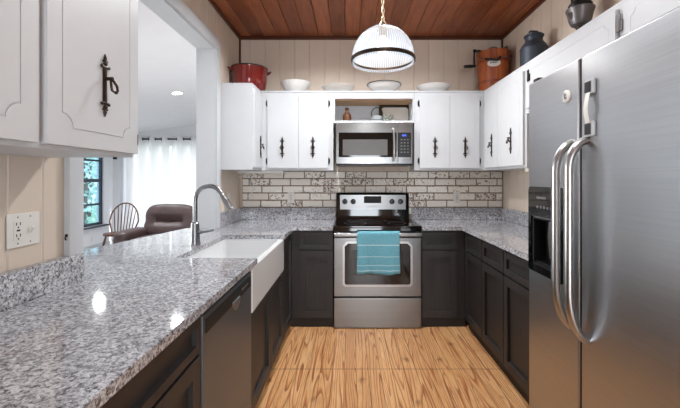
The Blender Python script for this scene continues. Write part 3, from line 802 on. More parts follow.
# ------------------------------------------------------------------ refrigerator
FXF, FZ = .80, 1.752
t = thing('refrigerator', 'stainless side-by-side refrigerator with ice dispenser at the right', 'refrigerator', (1.2, 1.18, 0))
b = MB(); b.box(.868, 1.60, .730, 1.630, .02, FZ-.012, .004); b.box(.93, 1.58, .75, 1.61, .0005, .02); link('body', b, M['bodygrey'], t)
b = MB(); b.box(FXF, .866, 1.277, 1.634, .06, FZ, .006, 3); fd = link('freezer_door', b, M['steel_y'], t)
b = MB(); b.box(FXF, .866, .722, 1.263, .06, FZ, .006, 3); rd = link('fridge_door', b, M['steel_y'], t)
b = MB(); b.box(FXF+.006, .86, 1.2635, 1.2765, .06, FZ-.002); link('gasket', b, M['black'], t)
for ya in (1.585, .74):
    b = MB(); b.box(FXF+.015, .93, ya, ya+.04, FZ+.0005, FZ+.020, .004); link('hinge_cover', b, M['black'], t)
b = MB(); b.box(.84, .866, .74, 1.62, .015, .058); link('grille', b, M['black'], t)
def bow(y, z0, z1, dd):
    pts = []
    n = 10
    for k in range(n+1): 
        f = k/n; pts.append((FXF+.002-dd*math.sin(f*PI/2)**1.0, y, z0+.17*(f**1.6)))
    for k in range(n+1):
        f = 1-k/n; pts.append((FXF+.002-dd*math.sin(f*PI/2), y, z1-.10*(f**1.6)))
    b = MB(); b.tube(pts, .0165, 14, flat=(.85, 1.0)); return b
link('handle', bow(1.309, .800, 1.460, .065), M['steel_v'], fd)
link('handle', bow(1.232, .785, 1.462, .065), M['steel_v'], rd)
# dispenser
fF = frame((FXF, 0, 0), (0, -1, 0), (-1, 0, 0))
DY0, DY1, DZ0, DZ1 = -1.617, -1.350, .935, 1.297
b = MB(); b.box(FXF-.02, FXF+.055, 1.372, 1.594, .966, 1.165); cut(fd, b)
b = MB(fF); b.ring(rrect(DY0, DY1, DZ0, DZ1, .018), rrect(DY0+.020, DY1-.020, DZ0+.030, 1.172, .012), -.003, .010)
dp = link('dispenser', b, M['blackglass'], fd)
b = MB(); b.box(FXF+.050, FXF+.0545, 1.373, 1.593, .967, 1.164); b.box(FXF+.001, FXF+.05, 1.373, 1.378, .967, 1.164); b.box(FXF+.001, FXF+.05, 1.588, 1.593, .967, 1.164)
b.box(FXF+.001, FXF+.05, 1.378, 1.588, 1.158, 1.164); b.box(FXF-.004, FXF+.05, 1.378, 1.588, .967, .975)
b.box(FXF+.006, FXF+.05, 1.385, 1.582, .9755, .982)
link('dispenser_cavity', b, M['black'], fd)
b = MB(); b.prism([(1.52, 1.155), (1.47, 1.155), (1.455, 1.10), (1.47, 1.0), (1.515, 1.0), (1.53, 1.09)], FXF+.028, FXF+.034, 0, .002); link('dispenser_paddle', b, M['steel_v'], fd)
b = MB(fF)
for k in range(5): b.box(-1.545+k*.026, -1.531+k*.026, 1.208, 1.218, .010, .0106)
b.box(-1.545, -1.475, 1.247, 1.256, .010, .0106)
link('dispenser_markings', b, M['lettergrey'], fd)
# round pad on the freezer door
yp = FXF*365/(567-350); zp = 1.33+(179-96.5)*yp/365
t = thing('latch_pad', 'small round white stick-on pad near the top of the freezer door', 'latch', (FXF, yp, zp))
b = MB(fF); b.lathe([(.0235, .0005), (.0235, .005), (.020, .008), (.0001, .008)], (-yp, zp, 0), 28); link('pad', b, M['plate'], t)
b = MB(fF); b.lathe([(.011, .008), (.010, .013), (.0001, .013)], (-yp+.002, zp, 0), 20); b.box(-yp-.004, -yp+.004, zp-.014, zp+.014, .0125, .017, .002); link('knob', b, M['steel_v'], t)
# child safety strap on the fridge door
ya = FXF*365/(591.5-350); za = 1.33+(179-87)*ya/365; zb = 1.33+(179-129)*ya/365
t = thing('safety_strap', 'white strap latch with two grey pads on the refrigerator door', 'latch', (FXF, ya, zb))
for zz in (za, zb):
    b = MB(fF); b.box(-ya-.024, -ya+.024, zz-.025, zz+.025, .0005, .011, .004); pd = link('pad', b, M['padgrey'], t)
    b = MB(fF); b.box(-ya-.017, -ya+.013, zz-.018, zz+.018, .011, .0135, .002); link('button', b, M['black'], pd)
b = MB(fF); pts = [(-ya-.002, zb+.02, .012), (-ya-.002, zb+.05, .018), (-ya-.001, (za+zb)/2, .020), (-ya, za-.05, .018), (-ya, za-.02, .012)]
b.tube(pts, .011, 10, flat=(.15, 1.0)); link('strap', b, M['plate'], t)

# ------------------------------------------------------------------ outlets and switches
def wall_plate(label, fr, u, v, gangs, cat='outlet', group=None, h=.118):
    W = .072 if len(gangs) == 1 else .13
    o = fr @ Vector((u, v, 0)); t = thing('outlet_plate', label, cat, tuple(o), group=group)
    b = MB(fr); b.box(u-W/2, u+W/2, v-h/2, v+h/2, .0005, .006, .003); link('plate', b, M['plate'], t)
    for k, g in enumerate(gangs):
        uu = u if len(gangs) == 1 else u-.026+k*.050
        if g == 'outlet':
            b = MB(fr); b.box(uu-.017, uu+.017, v-.034, v+.034, .006, .008, .001); rc = link('receptacle', b, M['plate'], t)
            b = MB(fr)
            for s in (-1, 1):
                b.box(uu-.009, uu-.0055, v+s*.02-.002, v+s*.02+.008, .008, .0084); b.box(uu+.0055, uu+.009, v+s*.02-.002, v+s*.02+.008, .008, .0084); b.ball((uu, v+s*.02-.009, .008), .003, (1, 1, .3), 8)
            b.box(uu-.006, uu+.006, v-.003, v+.003, .008, .009)
            link('slots', b, M['slot'], rc)
        else:
            b = MB(fr); b.box(uu-.0055, uu+.0055, v-.012, v+.012, .006, .0075)
            b.prism([(v-.011, .0075), (v+.006, .0075), (v+.012, .016), (v+.003, .018)], uu-.004, uu+.004, 0); link('switch', b, M['cream'], t)
        for s in (-1, 1): b = MB(fr); b.ball((uu, v+s*.046, .006), .003, (1, 1, .4), 8); link("screw", b, M["pewter"], t)
    return t
wall_plate('white outlet and switch plate on the near left panelled wall', frame((XL, 0, 0), (0, 1, 0), (1, 0, 0)), 1.302, 1.150, ['outlet', 'switch'])
fT = frame((0, YB-.020, 0), (1, 0, 0), (0, -1, 0))
wall_plate('white outlet plate on the brick tile left of the range', fT, (291-350)*3.83/365, 1.33-18.5*3.83/365, ['outlet'])
wall_plate('white outlet plate on the brick tile right of the range', fT, (456.8-350)*3.83/365, 1.33-18.5*3.83/365, ['outlet'])
yy = 1.167*365/121.5
wall_plate('white switch plate on the panelled wall behind the faucet', frame((XL, 0, 0), (0, 1, 0), (1, 0, 0)), yy, 1.33-20*yy/365, ['switch'], 'switch')
ys_ = 4.8*365/258.5
wall_plate('grey outlet plate low on the lounge wall below the window', frame((LX, 0, 0), (0, 1, 0), (1, 0, 0)), ys_, 1.33-60*ys_/365, ['outlet'])
# small hook on the near casing edge
b = MB(); yh = OY0-.075
b.tube([(XL+.014, yh-.001, 1.100), (XL+.014, yh-.005, 1.100), (XL+.014, yh-.008, 1.088), (XL+.014, yh-.003, 1.082)], .0025, 8); b.box(XL+.009, XL+.019, yh-.0018, yh-.0003, 1.094, 1.106)
tag(link('wall_hook', b, M['bronze']), 'tiny bronze hook on the opening casing beside the outlet plate', 'hook')

# under cabinet light with its cord
t = thing('undercabinet_light', 'slim white light bar under the left wall cabinets above the brick tile', 'light', (-.9, 3.66, 1.38))
b = MB(); b.box(-1.12, -.665, 3.62, 3.70, 1.384, 1.4125, .004); link('housing', b, M['plate'], t)
cz = lambda p: 1.33+(179-p)*3.8/365
cx = lambda p: (p-350)*3.8/365
b = MB()
ctrl = [(236, 3.66, 1.386), (240, 3.8, cz(177)), (246, 3.815, cz(176)), (251, 3.822, cz(178)), (253, 3.824, cz(185)), (252.5, 3.824, cz(191)), (250, 3.822, cz(194)), (247, 3.818, cz(197))]
b.tube([(cx(a), y, z) for a, y, z in ctrl], .0035, 8); link('cord', b, M['plate'], t)

# ------------------------------------------------------------------ things on top of the cabinets
TOP = UZ1+.0006
def bowl(label, cxp, wpx, h, mat, ribbed=False, rim=False, y=3.66, group='bowls on the wall cabinets'):
    X = (cxp-350)*y/365; r = wpx*y/365/2
    t = thing('bowl', label, 'bowl', (X, y, TOP), group=group)
    prof = [(.0001, .004), (r*.42, 0), (r*.45, .001), (r*.47, .008), (r*.66, h*.25), (r*.86, h*.62), (r*.97, h*.93), (r, h), (r*.97, h), (r*.93, h*.93), (r*.80, h*.6), (r*.6, h*.28), (r*.3, .016), (.0001, .014)]
    b = MB(); b.lathe(prof, (X, y, TOP), 72 if ribbed else 40, rib=.018 if ribbed else 0, ribn=36 if not ribbed else 24); link('dish', b, mat, t, 60)
    if rim: b = MB(); b.lathe([(r*.965, h-.004), (r*1.012, h-.006), (r*1.012, h+.003), (r*.965, h+.003), (r*.965, h-.004)], (X, y, TOP), 40, cap=False); link('rim', b, M['darkrim'], t)
bowl('white ribbed bowl on the wall cabinets beside the red pot', 295.8, 30, .105, M['whiteware'], True)
bowl('shallow cream bowl on the cabinets, between the ribbed and the dark-rimmed bowls', 338, 33, .066, M['cream'])
bowl('white bowl with a dark rim on the cabinets above the microwave', 384, 34, .088, M['whiteware'], False, True)
bowl('shallow white bowl on the cabinets right of the microwave', 433.5, 33, .07, M['whiteware'])
# red pot
PX, PY = -1.015, 3.58; 
t = thing('stockpot', 'large red enamel pot with loop handles on the left corner cabinet', 'pot', (PX, PY, TOP))
hh = .222; prr = .168
b = MB(); b.lathe([(.0001, .003), (.135, 0), (.150, .012), (.168, .10), (prr, hh-.012), (prr+.004, hh), (prr-.002, hh+.002), (prr-.012, hh-.01), (.155, .1), (.13, .02), (.0001, .016)], (PX+.03, PY, TOP), 48) 
link('pot_body', b, M['enamel'], t, 50)
b = MB(); b.lathe([(prr-.004, hh-.003), (prr+.007, hh-.003), (prr+.007, hh+.005), (prr-.004, hh+.005), (prr-.004, hh-.003)], (PX+.03, PY, TOP), 48, cap=False); link('rim', b, M['iron'], t)
for a0 in (205, 25):
    a = math.radians(a0); ca, sa = math.cos(a), math.sin(a); c0 = Vector((PX+.03, PY, TOP+hh-.035)); rd_ = Vector((ca, sa, 0)); tg = Vector((-sa, ca, 0)); up = Vector((0, 0, 1))
    pts = [c0+rd_*(prr-.008)-tg*.048, c0+rd_*(prr+.020)-tg*.046+up*.012, c0+rd_*(prr+.036)-tg*.026+up*.022, c0+rd_*(prr+.040)+up*.024, c0+rd_*(prr+.036)+tg*.026+up*.022, c0+rd_*(prr+.020)+tg*.046+up*.012, c0+rd_*(prr-.008)+tg*.048]
    b = MB(); b.tube(pts, .0075, 8); link('handle', b, M['enamel'], t)
# ice cream bucket
BX, BY = 1.432, 3.655
t = thing('ice_cream_bucket', 'orange wooden hand-crank ice cream bucket in the right corner on the cabinets', 'bucket', (BX, BY, TOP))
H = .40
b = MB(); n = 18
for k in range(n):
    a0, a1 = 2*PI*k/n+.006, 2*PI*(k+1)/n-.006
    def rr(a, r, z): return (BX+r*math.cos(a), BY+r*math.sin(a), TOP+z)
    vs = []
    for z, ro in ((0, .128), (H, .158)):
        for a in (a0, (a0+a1)/2, a1): vs.append(b._v(rr(a, ro, z)))
        for a in (a1, (a0+a1)/2, a0): vs.append(b._v(rr(a, ro-.016, z)))
    lo, hi = vs[:6], vs[6:]
    b.bm.faces.new(lo[::-1]); b.bm.faces.new(hi)
    for i in range(6): b.bm.faces.new((lo[i], lo[(i+1) % 6], hi[(i+1) % 6], hi[i]))
link('staves', b, M['bucket'], t)
b = MB(); b.lathe([(.112, .02), (.112, .026), (.0001, .026)], (BX, BY, TOP), 24); link('bottom', b, M['chairwood'], t)
for z in (.10, .30):
    r0 = .128+.03*z/H
    b = MB(); b.lathe([(r0-.001, z-.012), (r0+.0035, z-.012), (r0+.0045, z+.012), (r0, z+.012), (r0-.001, z-.012)], (BX, BY, TOP), 36, cap=False); link('hoop', b, wood_mat('reddish_hoop_wood', (122, 54, 24), (146, 70, 34), 0), t)
b = MB(); b.lathe([(.085, .33), (.085, .402), (.07, .418), (.0001, .42)], (BX, BY, TOP), 28); link('canister', b, M['chrome'], t)
b = MB(); b.box(BX-.175, BX+.165, BY-.022, BY+.022, TOP+.402, TOP+.424, .004); b.lathe([(.04, .42), (.045, .425), (.045, .45), (.03, .46), (.0001, .46)], (BX, BY, TOP), 20)
b.tube([(BX+.10, BY, TOP+.42), (BX+.14, BY-.01, TOP+.47)], [.03, .012], 8); link('gear_frame', b, M['pewter'], t)
b = MB(); b.tube([(BX-.165, BY-.05, TOP+.412), (BX-.205, BY-.06, TOP+.405), (BX-.212, BY-.065, TOP+.35), (BX-.212, BY-.07, TOP+.245)], .0075, 8); b.ball((BX-.205, BY-.06, TOP+.405), .017, (1, 1, 1), 10)
b.tube([(BX-.165, BY-.05, TOP+.412), (BX-.10, BY-.01, TOP+.415)], .008, 8)
cr = link('crank', b, M['iron'], t)
b = MB(); b.tube([(BX-.20, BY-.075, TOP+.252), (BX-.25, BY-.085, TOP+.245), (BX-.318, BY-.095, TOP+.238)], [.010, .017, .015], 10); link('grip', b, M['black'], cr)
rl = .128+.03*.235/H
aL = math.radians(252)
c0 = Vector((BX+rl*math.cos(aL), BY+rl*math.sin(aL), TOP+.262)); nrm = Vector((math.cos(aL), math.sin(aL), .08)).normalized(); tgt = Vector((-math.sin(aL), math.cos(aL), 0))
b = MB(); ring_ = [c0+nrm*.004+tgt*.060*math.cos(2*PI*k/24)+Vector((0, 0, .036*math.sin(2*PI*k/24))) - nrm*(.010*math.cos(2*PI*k/24)**2) for k in range(24)]
f0 = [b._v(p) for p in ring_]; f1 = [b._v(p+nrm*.004) for p in ring_]; b.bm.faces.new(f1)
for k in range(24): b.bm.faces.new((f0[k], f0[(k+1) % 24], f1[(k+1) % 24], f1[k]))
lb = link('label_plate', b, M['plate'], t)
b = MB()
for k in range(6):
    p = c0+nrm*.0085+tgt*(-.030+k*.011)
    b.box(p.x-.003, p.x+.003, p.y-.0015, p.y+.0015, p.z-.006+(k % 2)*.004, p.z+.006+(k % 2)*.004)
link('lettering', b, M['slot'], lb)
b = MB(); pts = []
for k in range(25):
    a = PI + PI*k/24; rr_ = .172
    pts.append((BX+rr_*math.cos(a), BY+rr_*math.sin(a)*1.02-.004, TOP+.385-.075*math.sin(PI*k/24)**.7*1.0 - (.03 if k < 12 else 0)*math.sin(PI*k/24)))
b.tube(pts, .004, 8); bl = link('bail', b, M['pewter'], t)
b = MB(); b.tube(pts[6:13], .011, 10); link('grip', b, M['black'], bl)
# galvanised milk can
KX, KY = 1.455, 2.89
t = thing('milk_can', 'small blue-grey galvanised milk can on the right wall cabinets', 'can', (KX, KY, TOP))
b = MB(); b.lathe([(.0001, .002), (.100, 0), (.104, .006), (.104, .012), (.101, .016), (.101, .165), (.104, .170), (.101, .176), (.090, .198), (.070, .222), (.064, .232), (.064, .258), (.066, .262), (.074, .268), (.074, .276), (.0001, .272)], (KX, KY, TOP), 36); link('body', b, M['galv'], t)
b = MB(); b.lathe([(.060, .2745), (.060, .286), (.052, .291), (.0001, .292)], (KX, KY, TOP), 28); lid = link('lid', b, M['galv'], t)
b = MB(); b.tube([(KX-.034, KY, TOP+.288), (KX-.034, KY, TOP+.308), (KX-.026, KY, TOP+.314), (KX+.026, KY, TOP+.314), (KX+.034, KY, TOP+.308), (KX+.034, KY, TOP+.288)], .006, 8); link('handle', b, M['iron'], lid)
# cast grinder
GX, GY = 1.46, 2.315
t = thing('hand_grinder', 'grey cast metal grinder bowl with black top standing on the cabinet above the refrigerator', 'grinder', (GX, GY, TOP))
b = MB(); b.lathe([(.0001, .001), (.042, 0), (.042, .008), (.024, .016), (.017, .035), (.019, .08), (.026, .105), (.0001, .107)], (GX, GY, TOP), 24); link('foot', b, M['bronze'], t)
b = MB(); b.lathe([(.0001, .1075), (.030, .108), (.052, .120), (.064, .145), (.072, .185), (.082, .212), (.082, .220), (.070, .222), (.0001, .222)], (GX, GY, TOP), 32); b.tube([(GX-.055, GY-.01, TOP+.16), (GX-.088, GY-.02, TOP+.185)], [.016, .008], 8); link('bowl', b, M['pewter'], t)
b = MB(); b.lathe([(.066, .2225), (.068, .245), (.060, .256), (.052, .262), (.050, .33), (.056, .34), (.040, .37), (.0001, .38)], (GX, GY, TOP), 32); link('top', b, M['iron'], t)

# ------------------------------------------------------------------ shelf above microwave
SZ = oz0+.0008
sx = lambda p, y: (p-350)*y/365
y = 3.66; X = sx(347, y)
t = thing('bottle', 'small brown bottle at the left of the open shelf', 'bottle', (X, y, SZ))
b = MB(); b.lathe([(.0001, .002), (.040, 0), (.043, .006), (.044, .05), (.040, .075), (.022, .098), (.016, .108), (.016, .125), (.020, .127), (.020, .137), (.0001, .137)], (X, y, SZ), 28); link('body', b, M['brownglass'], t)
b = MB(); b.lathe([(.0155, .1372), (.0155, .146), (.0001, .147)], (X, y, SZ), 16); link('stopper', b, M['barkbrown'], t)
y = 3.62; X = sx(377, y)
t = thing('glass_jar', 'round glass jar with a dark hoop handle on the open shelf', 'jar', (X, y, SZ))
b = MB(); b.lathe([(.0001, .002), (.040, 0), (.052, .012), (.058, .030), (.054, .048), (.046, .056), (.043, .056), (.050, .046), (.054, .030), (.048, .014), (.0001, .006)], (X, y, SZ), 28); link('body', b, M['jarglass'], t)
b = MB(); b.tube([(X+.055*math.cos(a), y, SZ+.075+.065*math.sin(a)) for a in [math.radians(-35+250*k/22) for k in range(23)]], .0045, 8); link('handle', b, M['iron'], t)
y = 3.64; X = sx(388, y)
t = thing('sprig', 'grey-green artificial sprig lying beside the glass jar', 'plant', (X, y, SZ))
b = MB(); lf = MB(); random.seed(3)
for k in range(9):
    a = random.uniform(-1.2, 1.2); L = random.uniform(.04, .075); p0 = Vector((X+random.uniform(-.03, .03), y, SZ+.004)); p1 = p0+Vector((math.sin(a)*L, random.uniform(-.015, .015), abs(math.cos(a))*L))
    b.tube([p0, (p0+p1)/2+Vector((0, 0, .004)), p1], .0018, 6)
    for s in (.5, .75, 1):
        c = p0.lerp(p1, s); lf.ball(c, .009, (1.0, .35, .7), 8)
link('stem', b, M['sprig'], t); link('leaves', lf, M['sprig'], t)
# tray leaning on the back of the shelf
y0 = 3.80
t = thing('serving_tray', 'pale tray with a dark rim leaning inside the open shelf above the microwave', 'tray', (sx(395, 3.8), 3.77, SZ))
TM = Matrix.Translation((0, 3.752, SZ+.012)) @ Matrix.Rotation(math.radians(-16), 4, 'X') @ frame((0, 0, 0), (1, 0, 0), (0, -1, 0))
tx0, tx1, th_ = sx(379, 3.78), sx(411, 3.78), .20
b = MB(TM); b.prism(rrect(tx0+.012, tx1-.012, .004, th_-.012, .025), -.004, .002, 2); link('tray_panel', b, M['cream'], t)
b = MB(TM); b.ring(rrect(tx0, tx1, -.010, th_, .04), rrect(tx0+.030, tx1-.028, .018, th_-.030, .03), -.006, .014); link('rim', b, plain('dark_olive_rim', (50, 44, 32), .4), t)

# ------------------------------------------------------------------ pendant lamp
PX, PY, PZ, PR = .199, 2.2, 2.042, .187
t = thing('pendant_lamp', 'ribbed glass dome pendant lamp hanging on a chain from the wood ceiling', 'lamp', (PX, PY, PZ), local=True)
prof = [(PR*math.cos(a), .012+.195*math.sin(a)) for a in [PI/2*k/16 for k in range(16)]] + [(.022, .206)]
inn = [(r-.004, h-.004) for r, h in prof[::-1]]
b = MB(); b.lathe(prof, (0, 0, 0), 96, cap=False); link('shade', b, M['shade'], t, 60)
b = MB(); b.lathe([(PR-.003, -.006), (PR+.005, -.008), (PR+.007, .004), (PR+.005, .015), (PR-.003, .014), (PR-.003, -.006)], (0, 0, 0), 64, cap=False); link('band', b, M['bronze'], t)
b = MB(); b.lathe([(PR-.004, -.004), (PR-.002, -.016), (PR-.006, -.018), (PR-.012, -.004)], (0, 0, 0), 64, cap=False); link('glass_lip', b, M['shade'], t)
b = MB(); b.lathe([(.001, .238), (.012, .236), (.024, .214), (.026, .200), (.022, .196), (.022, .15), (.018, .145), (.001, .145)], (0, 0, 0), 24); link('socket', b, M['brass'], t)
b = MB(); b.ball((0, 0, .085), .034, (1, 1, 1.1), 20); b.lathe([(.020, .115), (.017, .145)], (0, 0, 0), 16, cap=False); bo = link('bulb', b, M['bulb'], t)
b = MB(); z = .236; k = 0; top = ZC-PZ
while z < top-.02:
    ax = (1, 0) if k % 2 == 0 else (0, 1)
    b.tube([(ax[0]*.008*math.cos(a), ax[1]*.008*math.cos(a), z+.015+.017*math.sin(a)) for a in [2*PI*j/12 for j in range(12)]], .0022, 6, True); z += .0265; k += 1
link('chain', b, M['brass'], t)
b = MB(); b.tube([(.006*math.sin(q_*1.3), .006*math.cos(q_*1.3), .236+(top-.25)*q_/24) for q_ in range(25)], .002, 6); link('cord', b, M['plate'], t)
b = MB(); b.lathe([(.06, top-.001), (.06, top-.012), (.03, top-.028), (.001, top-.03)], (0, 0, 0), 28); link('canopy', b, M['brass'], t)
d = bpy.data.lights.new('bulb_light', 'POINT'); d.energy = LIGHT_PENDANT; d.shadow_soft_size = .05; d.color = (1, .95, .88)
o = bpy.data.objects.new('bulb_light', d); C.objects.link(o); o.parent = t; o.location = (0, 0, .02)

# ------------------------------------------------------------------ recessed downlights
def downlight(label, X, Y, Z, tilt, watts, group=None, col=(.95, .98, 1)):
    t = thing('recessed_light', label, 'light', (X, Y, Z), 0, group, local=True); t.rotation_euler = (0, tilt, 0)
    b = MB(); b.lathe([(.082, -.001), (.082, -.007), (.070, -.010), (.064, -.006), (.064, -.001)], (0, 0, 0), 32, cap=False); link('trim_ring', b, M['plate'], t)
    b = MB(); b.lathe([(.064, -.004), (.0001, -.004)], (0, 0, 0), 28, cap=False); link('lens', b, M['can'], t)
    d = bpy.data.lights.new('downlight', 'AREA'); d.shape = 'DISK'; d.size = .12; d.energy = watts; d.color = col; d.spread = math.radians(150)
    o = bpy.data.objects.new('downlight', d); C.objects.link(o); o.parent = t; o.location = (0, 0, -.012)
sl = -math.atan(.142)
X = -2.43; downlight('lit recessed ceiling light in the lounge, seen through the opening', X, 5.13, zc(X), sl, LIGHT_CAN_LOUNGE)
X = -3.76; downlight('lit recessed ceiling light in the lounge hidden behind the near wall cabinet', X, 5.47, zc(X), sl, LIGHT_CAN_LOUNGE)
downlight('added fill downlight, out of view in the wood ceiling nearest above the camera', .25, 1.0, ZC, 0, LIGHT_FILL_KITCHEN*.55)  # this and the next two are unseen downlights added for kitchen fill
downlight('added fill downlight, out of view in the wood ceiling over the left counter by the sink', -.25, 2.7, ZC, 0, LIGHT_FILL_KITCHEN*1.5)
downlight('added fill downlight, out of view in the wood ceiling over the right run by the refrigerator', .52, 2.7, ZC, 0, LIGHT_FILL_KITCHEN*.85)

# ------------------------------------------------------------------ lounge furniture
CY = 7.27; RZ = 2.125
t = thing('curtain_rod', 'black curtain rod across the far lounge wall', 'curtain rod', (-3.6, CY, RZ))
b = MB(); b.tube([(-4.66, CY, RZ), (-2.35, CY, RZ)], .014, 10); link('rod', b, M['rodblack'], t)
for X in (-4.64, -2.37):
    b = MB(); b.tube([(X, CY, RZ), (X, LY-.001, RZ)], .009, 8); b.box(X-.02, X+.02, LY-.008, LY-.0005, RZ-.03, RZ+.03); link('bracket', b, M['rodblack'], t)
for X in (-4.67, -2.34): b = MB(); b.ball((X, CY, RZ), .025); link('finial', b, M['rodblack'], t)
def curtain(label, X0, X1, waves, ph):
    t = thing('curtain', label, 'curtain', (X0, CY, .02), group='white grommet curtains')
    amp = .06
    def fn(u, v):
        z = .02+(RZ+.065-.02)*v
        a = amp*(1+.35*(1-v)*noise.noise(Vector((u*9+ph, v*1.5, 0))))
        x_ = X0+(X1-X0)*u + .02*(1-v)*noise.noise(Vector((u*5, v*2, ph)))
        return (x_, CY+a*math.sin(2*PI*waves*u+ph), z)
    b = MB(); b.grid(fn, waves*18, 14); link('cloth', b, M['curtain'], t, 180)
    for k in range(waves*2):
        u = (k*PI-ph)/(2*PI*waves)
        if u < .02: u += 1/waves*0
        if 0.01 < u < .995:
            X = X0+(X1-X0)*u
            b = MB(); b.tube([(X, CY+.026*math.cos(2*PI*j/20), RZ+.026*math.sin(2*PI*j/20)) for j in range(20)], .006, 6, True); link('grommet', b, M['rodblack'], t)
curtain('white grommet curtain panel beside the lounge window wall', -4.60, -3.60, 4, .6)
curtain('white grommet curtain panel nearest the opening jamb, right of the other panel', -3.57, -2.5, 4, .2)

# windsor chair (local, front towards -Y)
def windsor(loc, rotz):
    t = thing('windsor_chair', 'brown wooden bow-back spindle chair beside the lounge window', 'chair', loc, rotz, local=True)
    sh = .45
    pts = [(.21*math.cos(a)*(1.05 if math.sin(a) < 0 else 1), .20*math.sin(a)) for a in [2*PI*k/28 for k in range(28)]]
    b = MB(); b.prism(pts, sh-.035, sh, 2, .008); link('seat', b, M['chairwood'], t)
    tops = [(-.13, -.12), (.13, -.12), (-.12, .12), (.12, .12)]; feet = [(-.20, -.21), (.20, -.21), (-.19, .22), (.19, .22)]
    for (a, b_), (c, d_) in zip(tops, feet):
        P = lambda f: (a+(c-a)*f, b_+(d_-b_)*f, (sh-.03)*(1-f)+.001*f)
        b = MB(); b.tube([P(0), P(.15), P(.3), P(.34), P(.4), P(.6), P(.75), P(.8), P(1)], [.012, .016, .020, .013, .019, .021, .016, .014, .011], 10); link('leg', b, M['chairwood'], t)
    f = .55; L = lambda i, f: Vector((tops[i][0]+(feet[i][0]-tops[i][0])*f, tops[i][1]+(feet[i][1]-tops[i][1])*f, (sh-.03)*(1-f)))
    for s in (0, 1): b = MB(); b.tube([L(s, f), L(s+2, f)], .010, 8); link('stretcher', b, M['chairwood'], t)
    b = MB(); b.tube([(L(0, f)+L(2, f))/2, (L(1, f)+L(3, f))/2], .010, 8); link('stretcher', b, M['chairwood'], t)
    hb = .47; W = .245
    def bowp(a): return (W*math.cos(a)*(1 if abs(math.cos(a)) < .9 else .97), .15+.09*(.0+math.sin(a)), sh+hb*math.sin(a)**.75 if math.sin(a) > 0 else sh)
    pts = [(-.17, .13, sh-.01)] + [bowp(PI-PI*k/24) for k in range(2, 23)] + [(.17, .13, sh-.01)]
    b = MB(); b.tube(pts, .012, 10); link('bow', b, M['chairwood'], t)
    for k in range(7):
        u = (k-3)/3.0; x0 = u*.13; x1 = u*.175; c = max(-1, min(1, x1/W)); a = math.acos(c); p = bowp(a)
        b = MB(); b.tube([(x0, .145, sh-.005), ((x0+x1)/2, (.145+p[1])/2, (sh+p[2])/2), p], [.008, .0085, .006], 8); link('spindle', b, M['chairwood'], t)
    return t
windsor((-3.79, 5.98, .0005), math.radians(6))

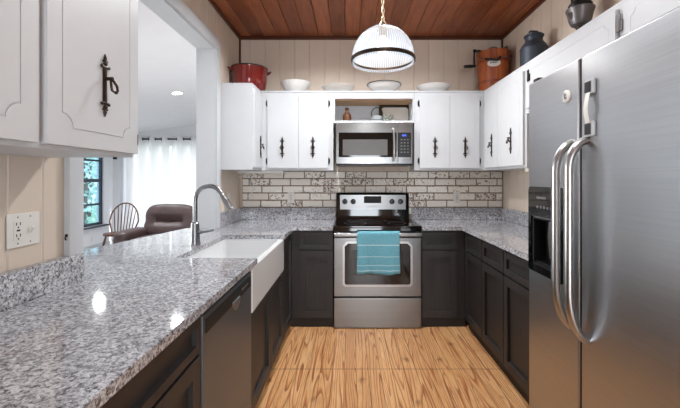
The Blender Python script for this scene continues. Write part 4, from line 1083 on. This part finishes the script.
def soft(b_args, lev=2): return [('SUBSURF', dict(levels=lev, render_levels=lev))]
def recliner(loc, rotz):
    t = thing('recliner', 'brown tufted leather recliner by the white curtains', 'armchair', loc, rotz, local=True)
    b = MB(); b.box(-.36, .36, -.34, .36, .06, .30, .03, 3); b.box(-.30, .30, -.28, .32, .0005, .06); link('base', b, M['leather'], t)
    def pillow(c, hx, hy, hz, e=.35, puff=.03, tuft=None):
        b = MB(); n = 16
        # superellipsoid
        def sgnp(v, p): return math.copysign(abs(v)**p, v)
        def fn(u, v):
            a = -PI + 2*PI*u; q_ = -PI/2 + PI*v
            x_ = sgnp(math.cos(q_), e)*sgnp(math.cos(a), e)*hx; y_ = sgnp(math.cos(q_), e)*sgnp(math.sin(a), e)*hy; z_ = sgnp(math.sin(q_), e)*hz
            if tuft:
                for tx, tz in tuft:
                    dd = math.hypot(x_-tx, z_-tz); y_ *= 1-.62*math.exp(-(dd/.06)**2)
                y_ *= 1-.26*math.exp(-(z_/.03)**2)-.22*math.exp(-(x_/.025)**2)
            return (c[0]+x_, c[1]+y_, c[2]+z_)
        b.grid(fn, 56, 36); bmesh.ops.remove_doubles(b.bm, verts=b.bm.verts, dist=.0004); return b
    bk = pillow((0, 0, 0), .37, .15, .27, .5, tuft=[(-.16, 0), (.0, 0), (.16, 0)])
    bk.bm.transform(Matrix.Translation((0, .33, .66)) @ Matrix.Rotation(math.radians(-14), 4, 'X')); o = link('backrest', bk, M['leather'], t, 80)
    for tx in (-.16, 0, .16):
        b = MB(Matrix.Translation((0, .33, .66)) @ Matrix.Rotation(math.radians(-14), 4, 'X')); b.ball((tx, -.068, 0), .012, (1, .6, 1), 10); link('button', b, M['leather'], o)
    link('seat_cushion', pillow((0, -.06, .39), .28, .34, .10, .45), M['leather'], t, 80)
    for s in (-1, 1):
        link('arm', pillow((s*.385, .0, .50), .105, .34, .085, .6), M['leather'], t, 80)
        b = MB(); b.box(s*.385-.085, s*.385+.085, -.33, .33, .02, .48, .04, 3); link('side_panel', b, M['leather'], t)
    link('footrest', pillow((0, -.40, .24), .28, .07, .17, .4), M['leather'], t, 80)
    return t
rc_ = recliner((-2.84, 5.46, 0), math.radians(-4)); rc_.scale = (1.1, .95, 1)

# ------------------------------------------------------------------ trees outside the lounge window
def tree(label, X, Y, R_, H_, n, seed):
    random.seed(seed); t = thing('tree', label, 'tree', (X, Y, 0), group='trees outside the lounge window')
    b = MB(); b.tube([(X, Y, 0), (X+.1, Y, H_*.4), (X, Y+.1, H_*.8)], [.13, .10, .05], 8); link('trunk', b, M['barkbrown'], t)
    b = MB()
    for k in range(n):
        while True:
            p = Vector((random.uniform(-1, 1), random.uniform(-1, 1), random.uniform(-1, 1)))
            if p.length < 1: break
        c = Vector((X+p.x*R_, Y+p.y*R_, H_*.5+p.z*H_*.48)); s = random.uniform(.05, .11)
        u = Vector((random.uniform(-1, 1), random.uniform(-1, 1), random.uniform(-1, 1))).normalized(); v = u.orthogonal()
        b.bm.faces.new([b._v(c+u*s), b._v(c+v*s*.5), b._v(c-u*s), b._v(c-v*s*.5)])
    link('foliage', b, M['leaf'], t)
tree('leafy tree outside the lounge window, nearest the glass', -7.6, 10.3, 1.3, 3.6, 1100, 1)
tree('leafy tree outside the lounge window, farther off', -9.3, 12.9, 1.8, 4.4, 900, 2)
b = MB(); b.box(-16, LX-.15, 2, 20, -.1, 0); struct('ground', b, plain('lawn_ground', (120, 150, 120), .9, var=.2))

GROUPS = {'base_cabinet': 'charcoal base cabinets', 'wall_cabinet': 'white wall cabinets', 'outlet_plate': 'outlet and switch plates',
          'recessed_light': 'recessed ceiling lights', 'countertop': 'granite countertops'}
for o in list(bpy.data.objects):
    k = o.name.split('.')[0]
    if k in GROUPS and 'category' in o: o['group'] = GROUPS[k]
for o in list(bpy.data.objects):
    if '_local' in o: del o['_local']
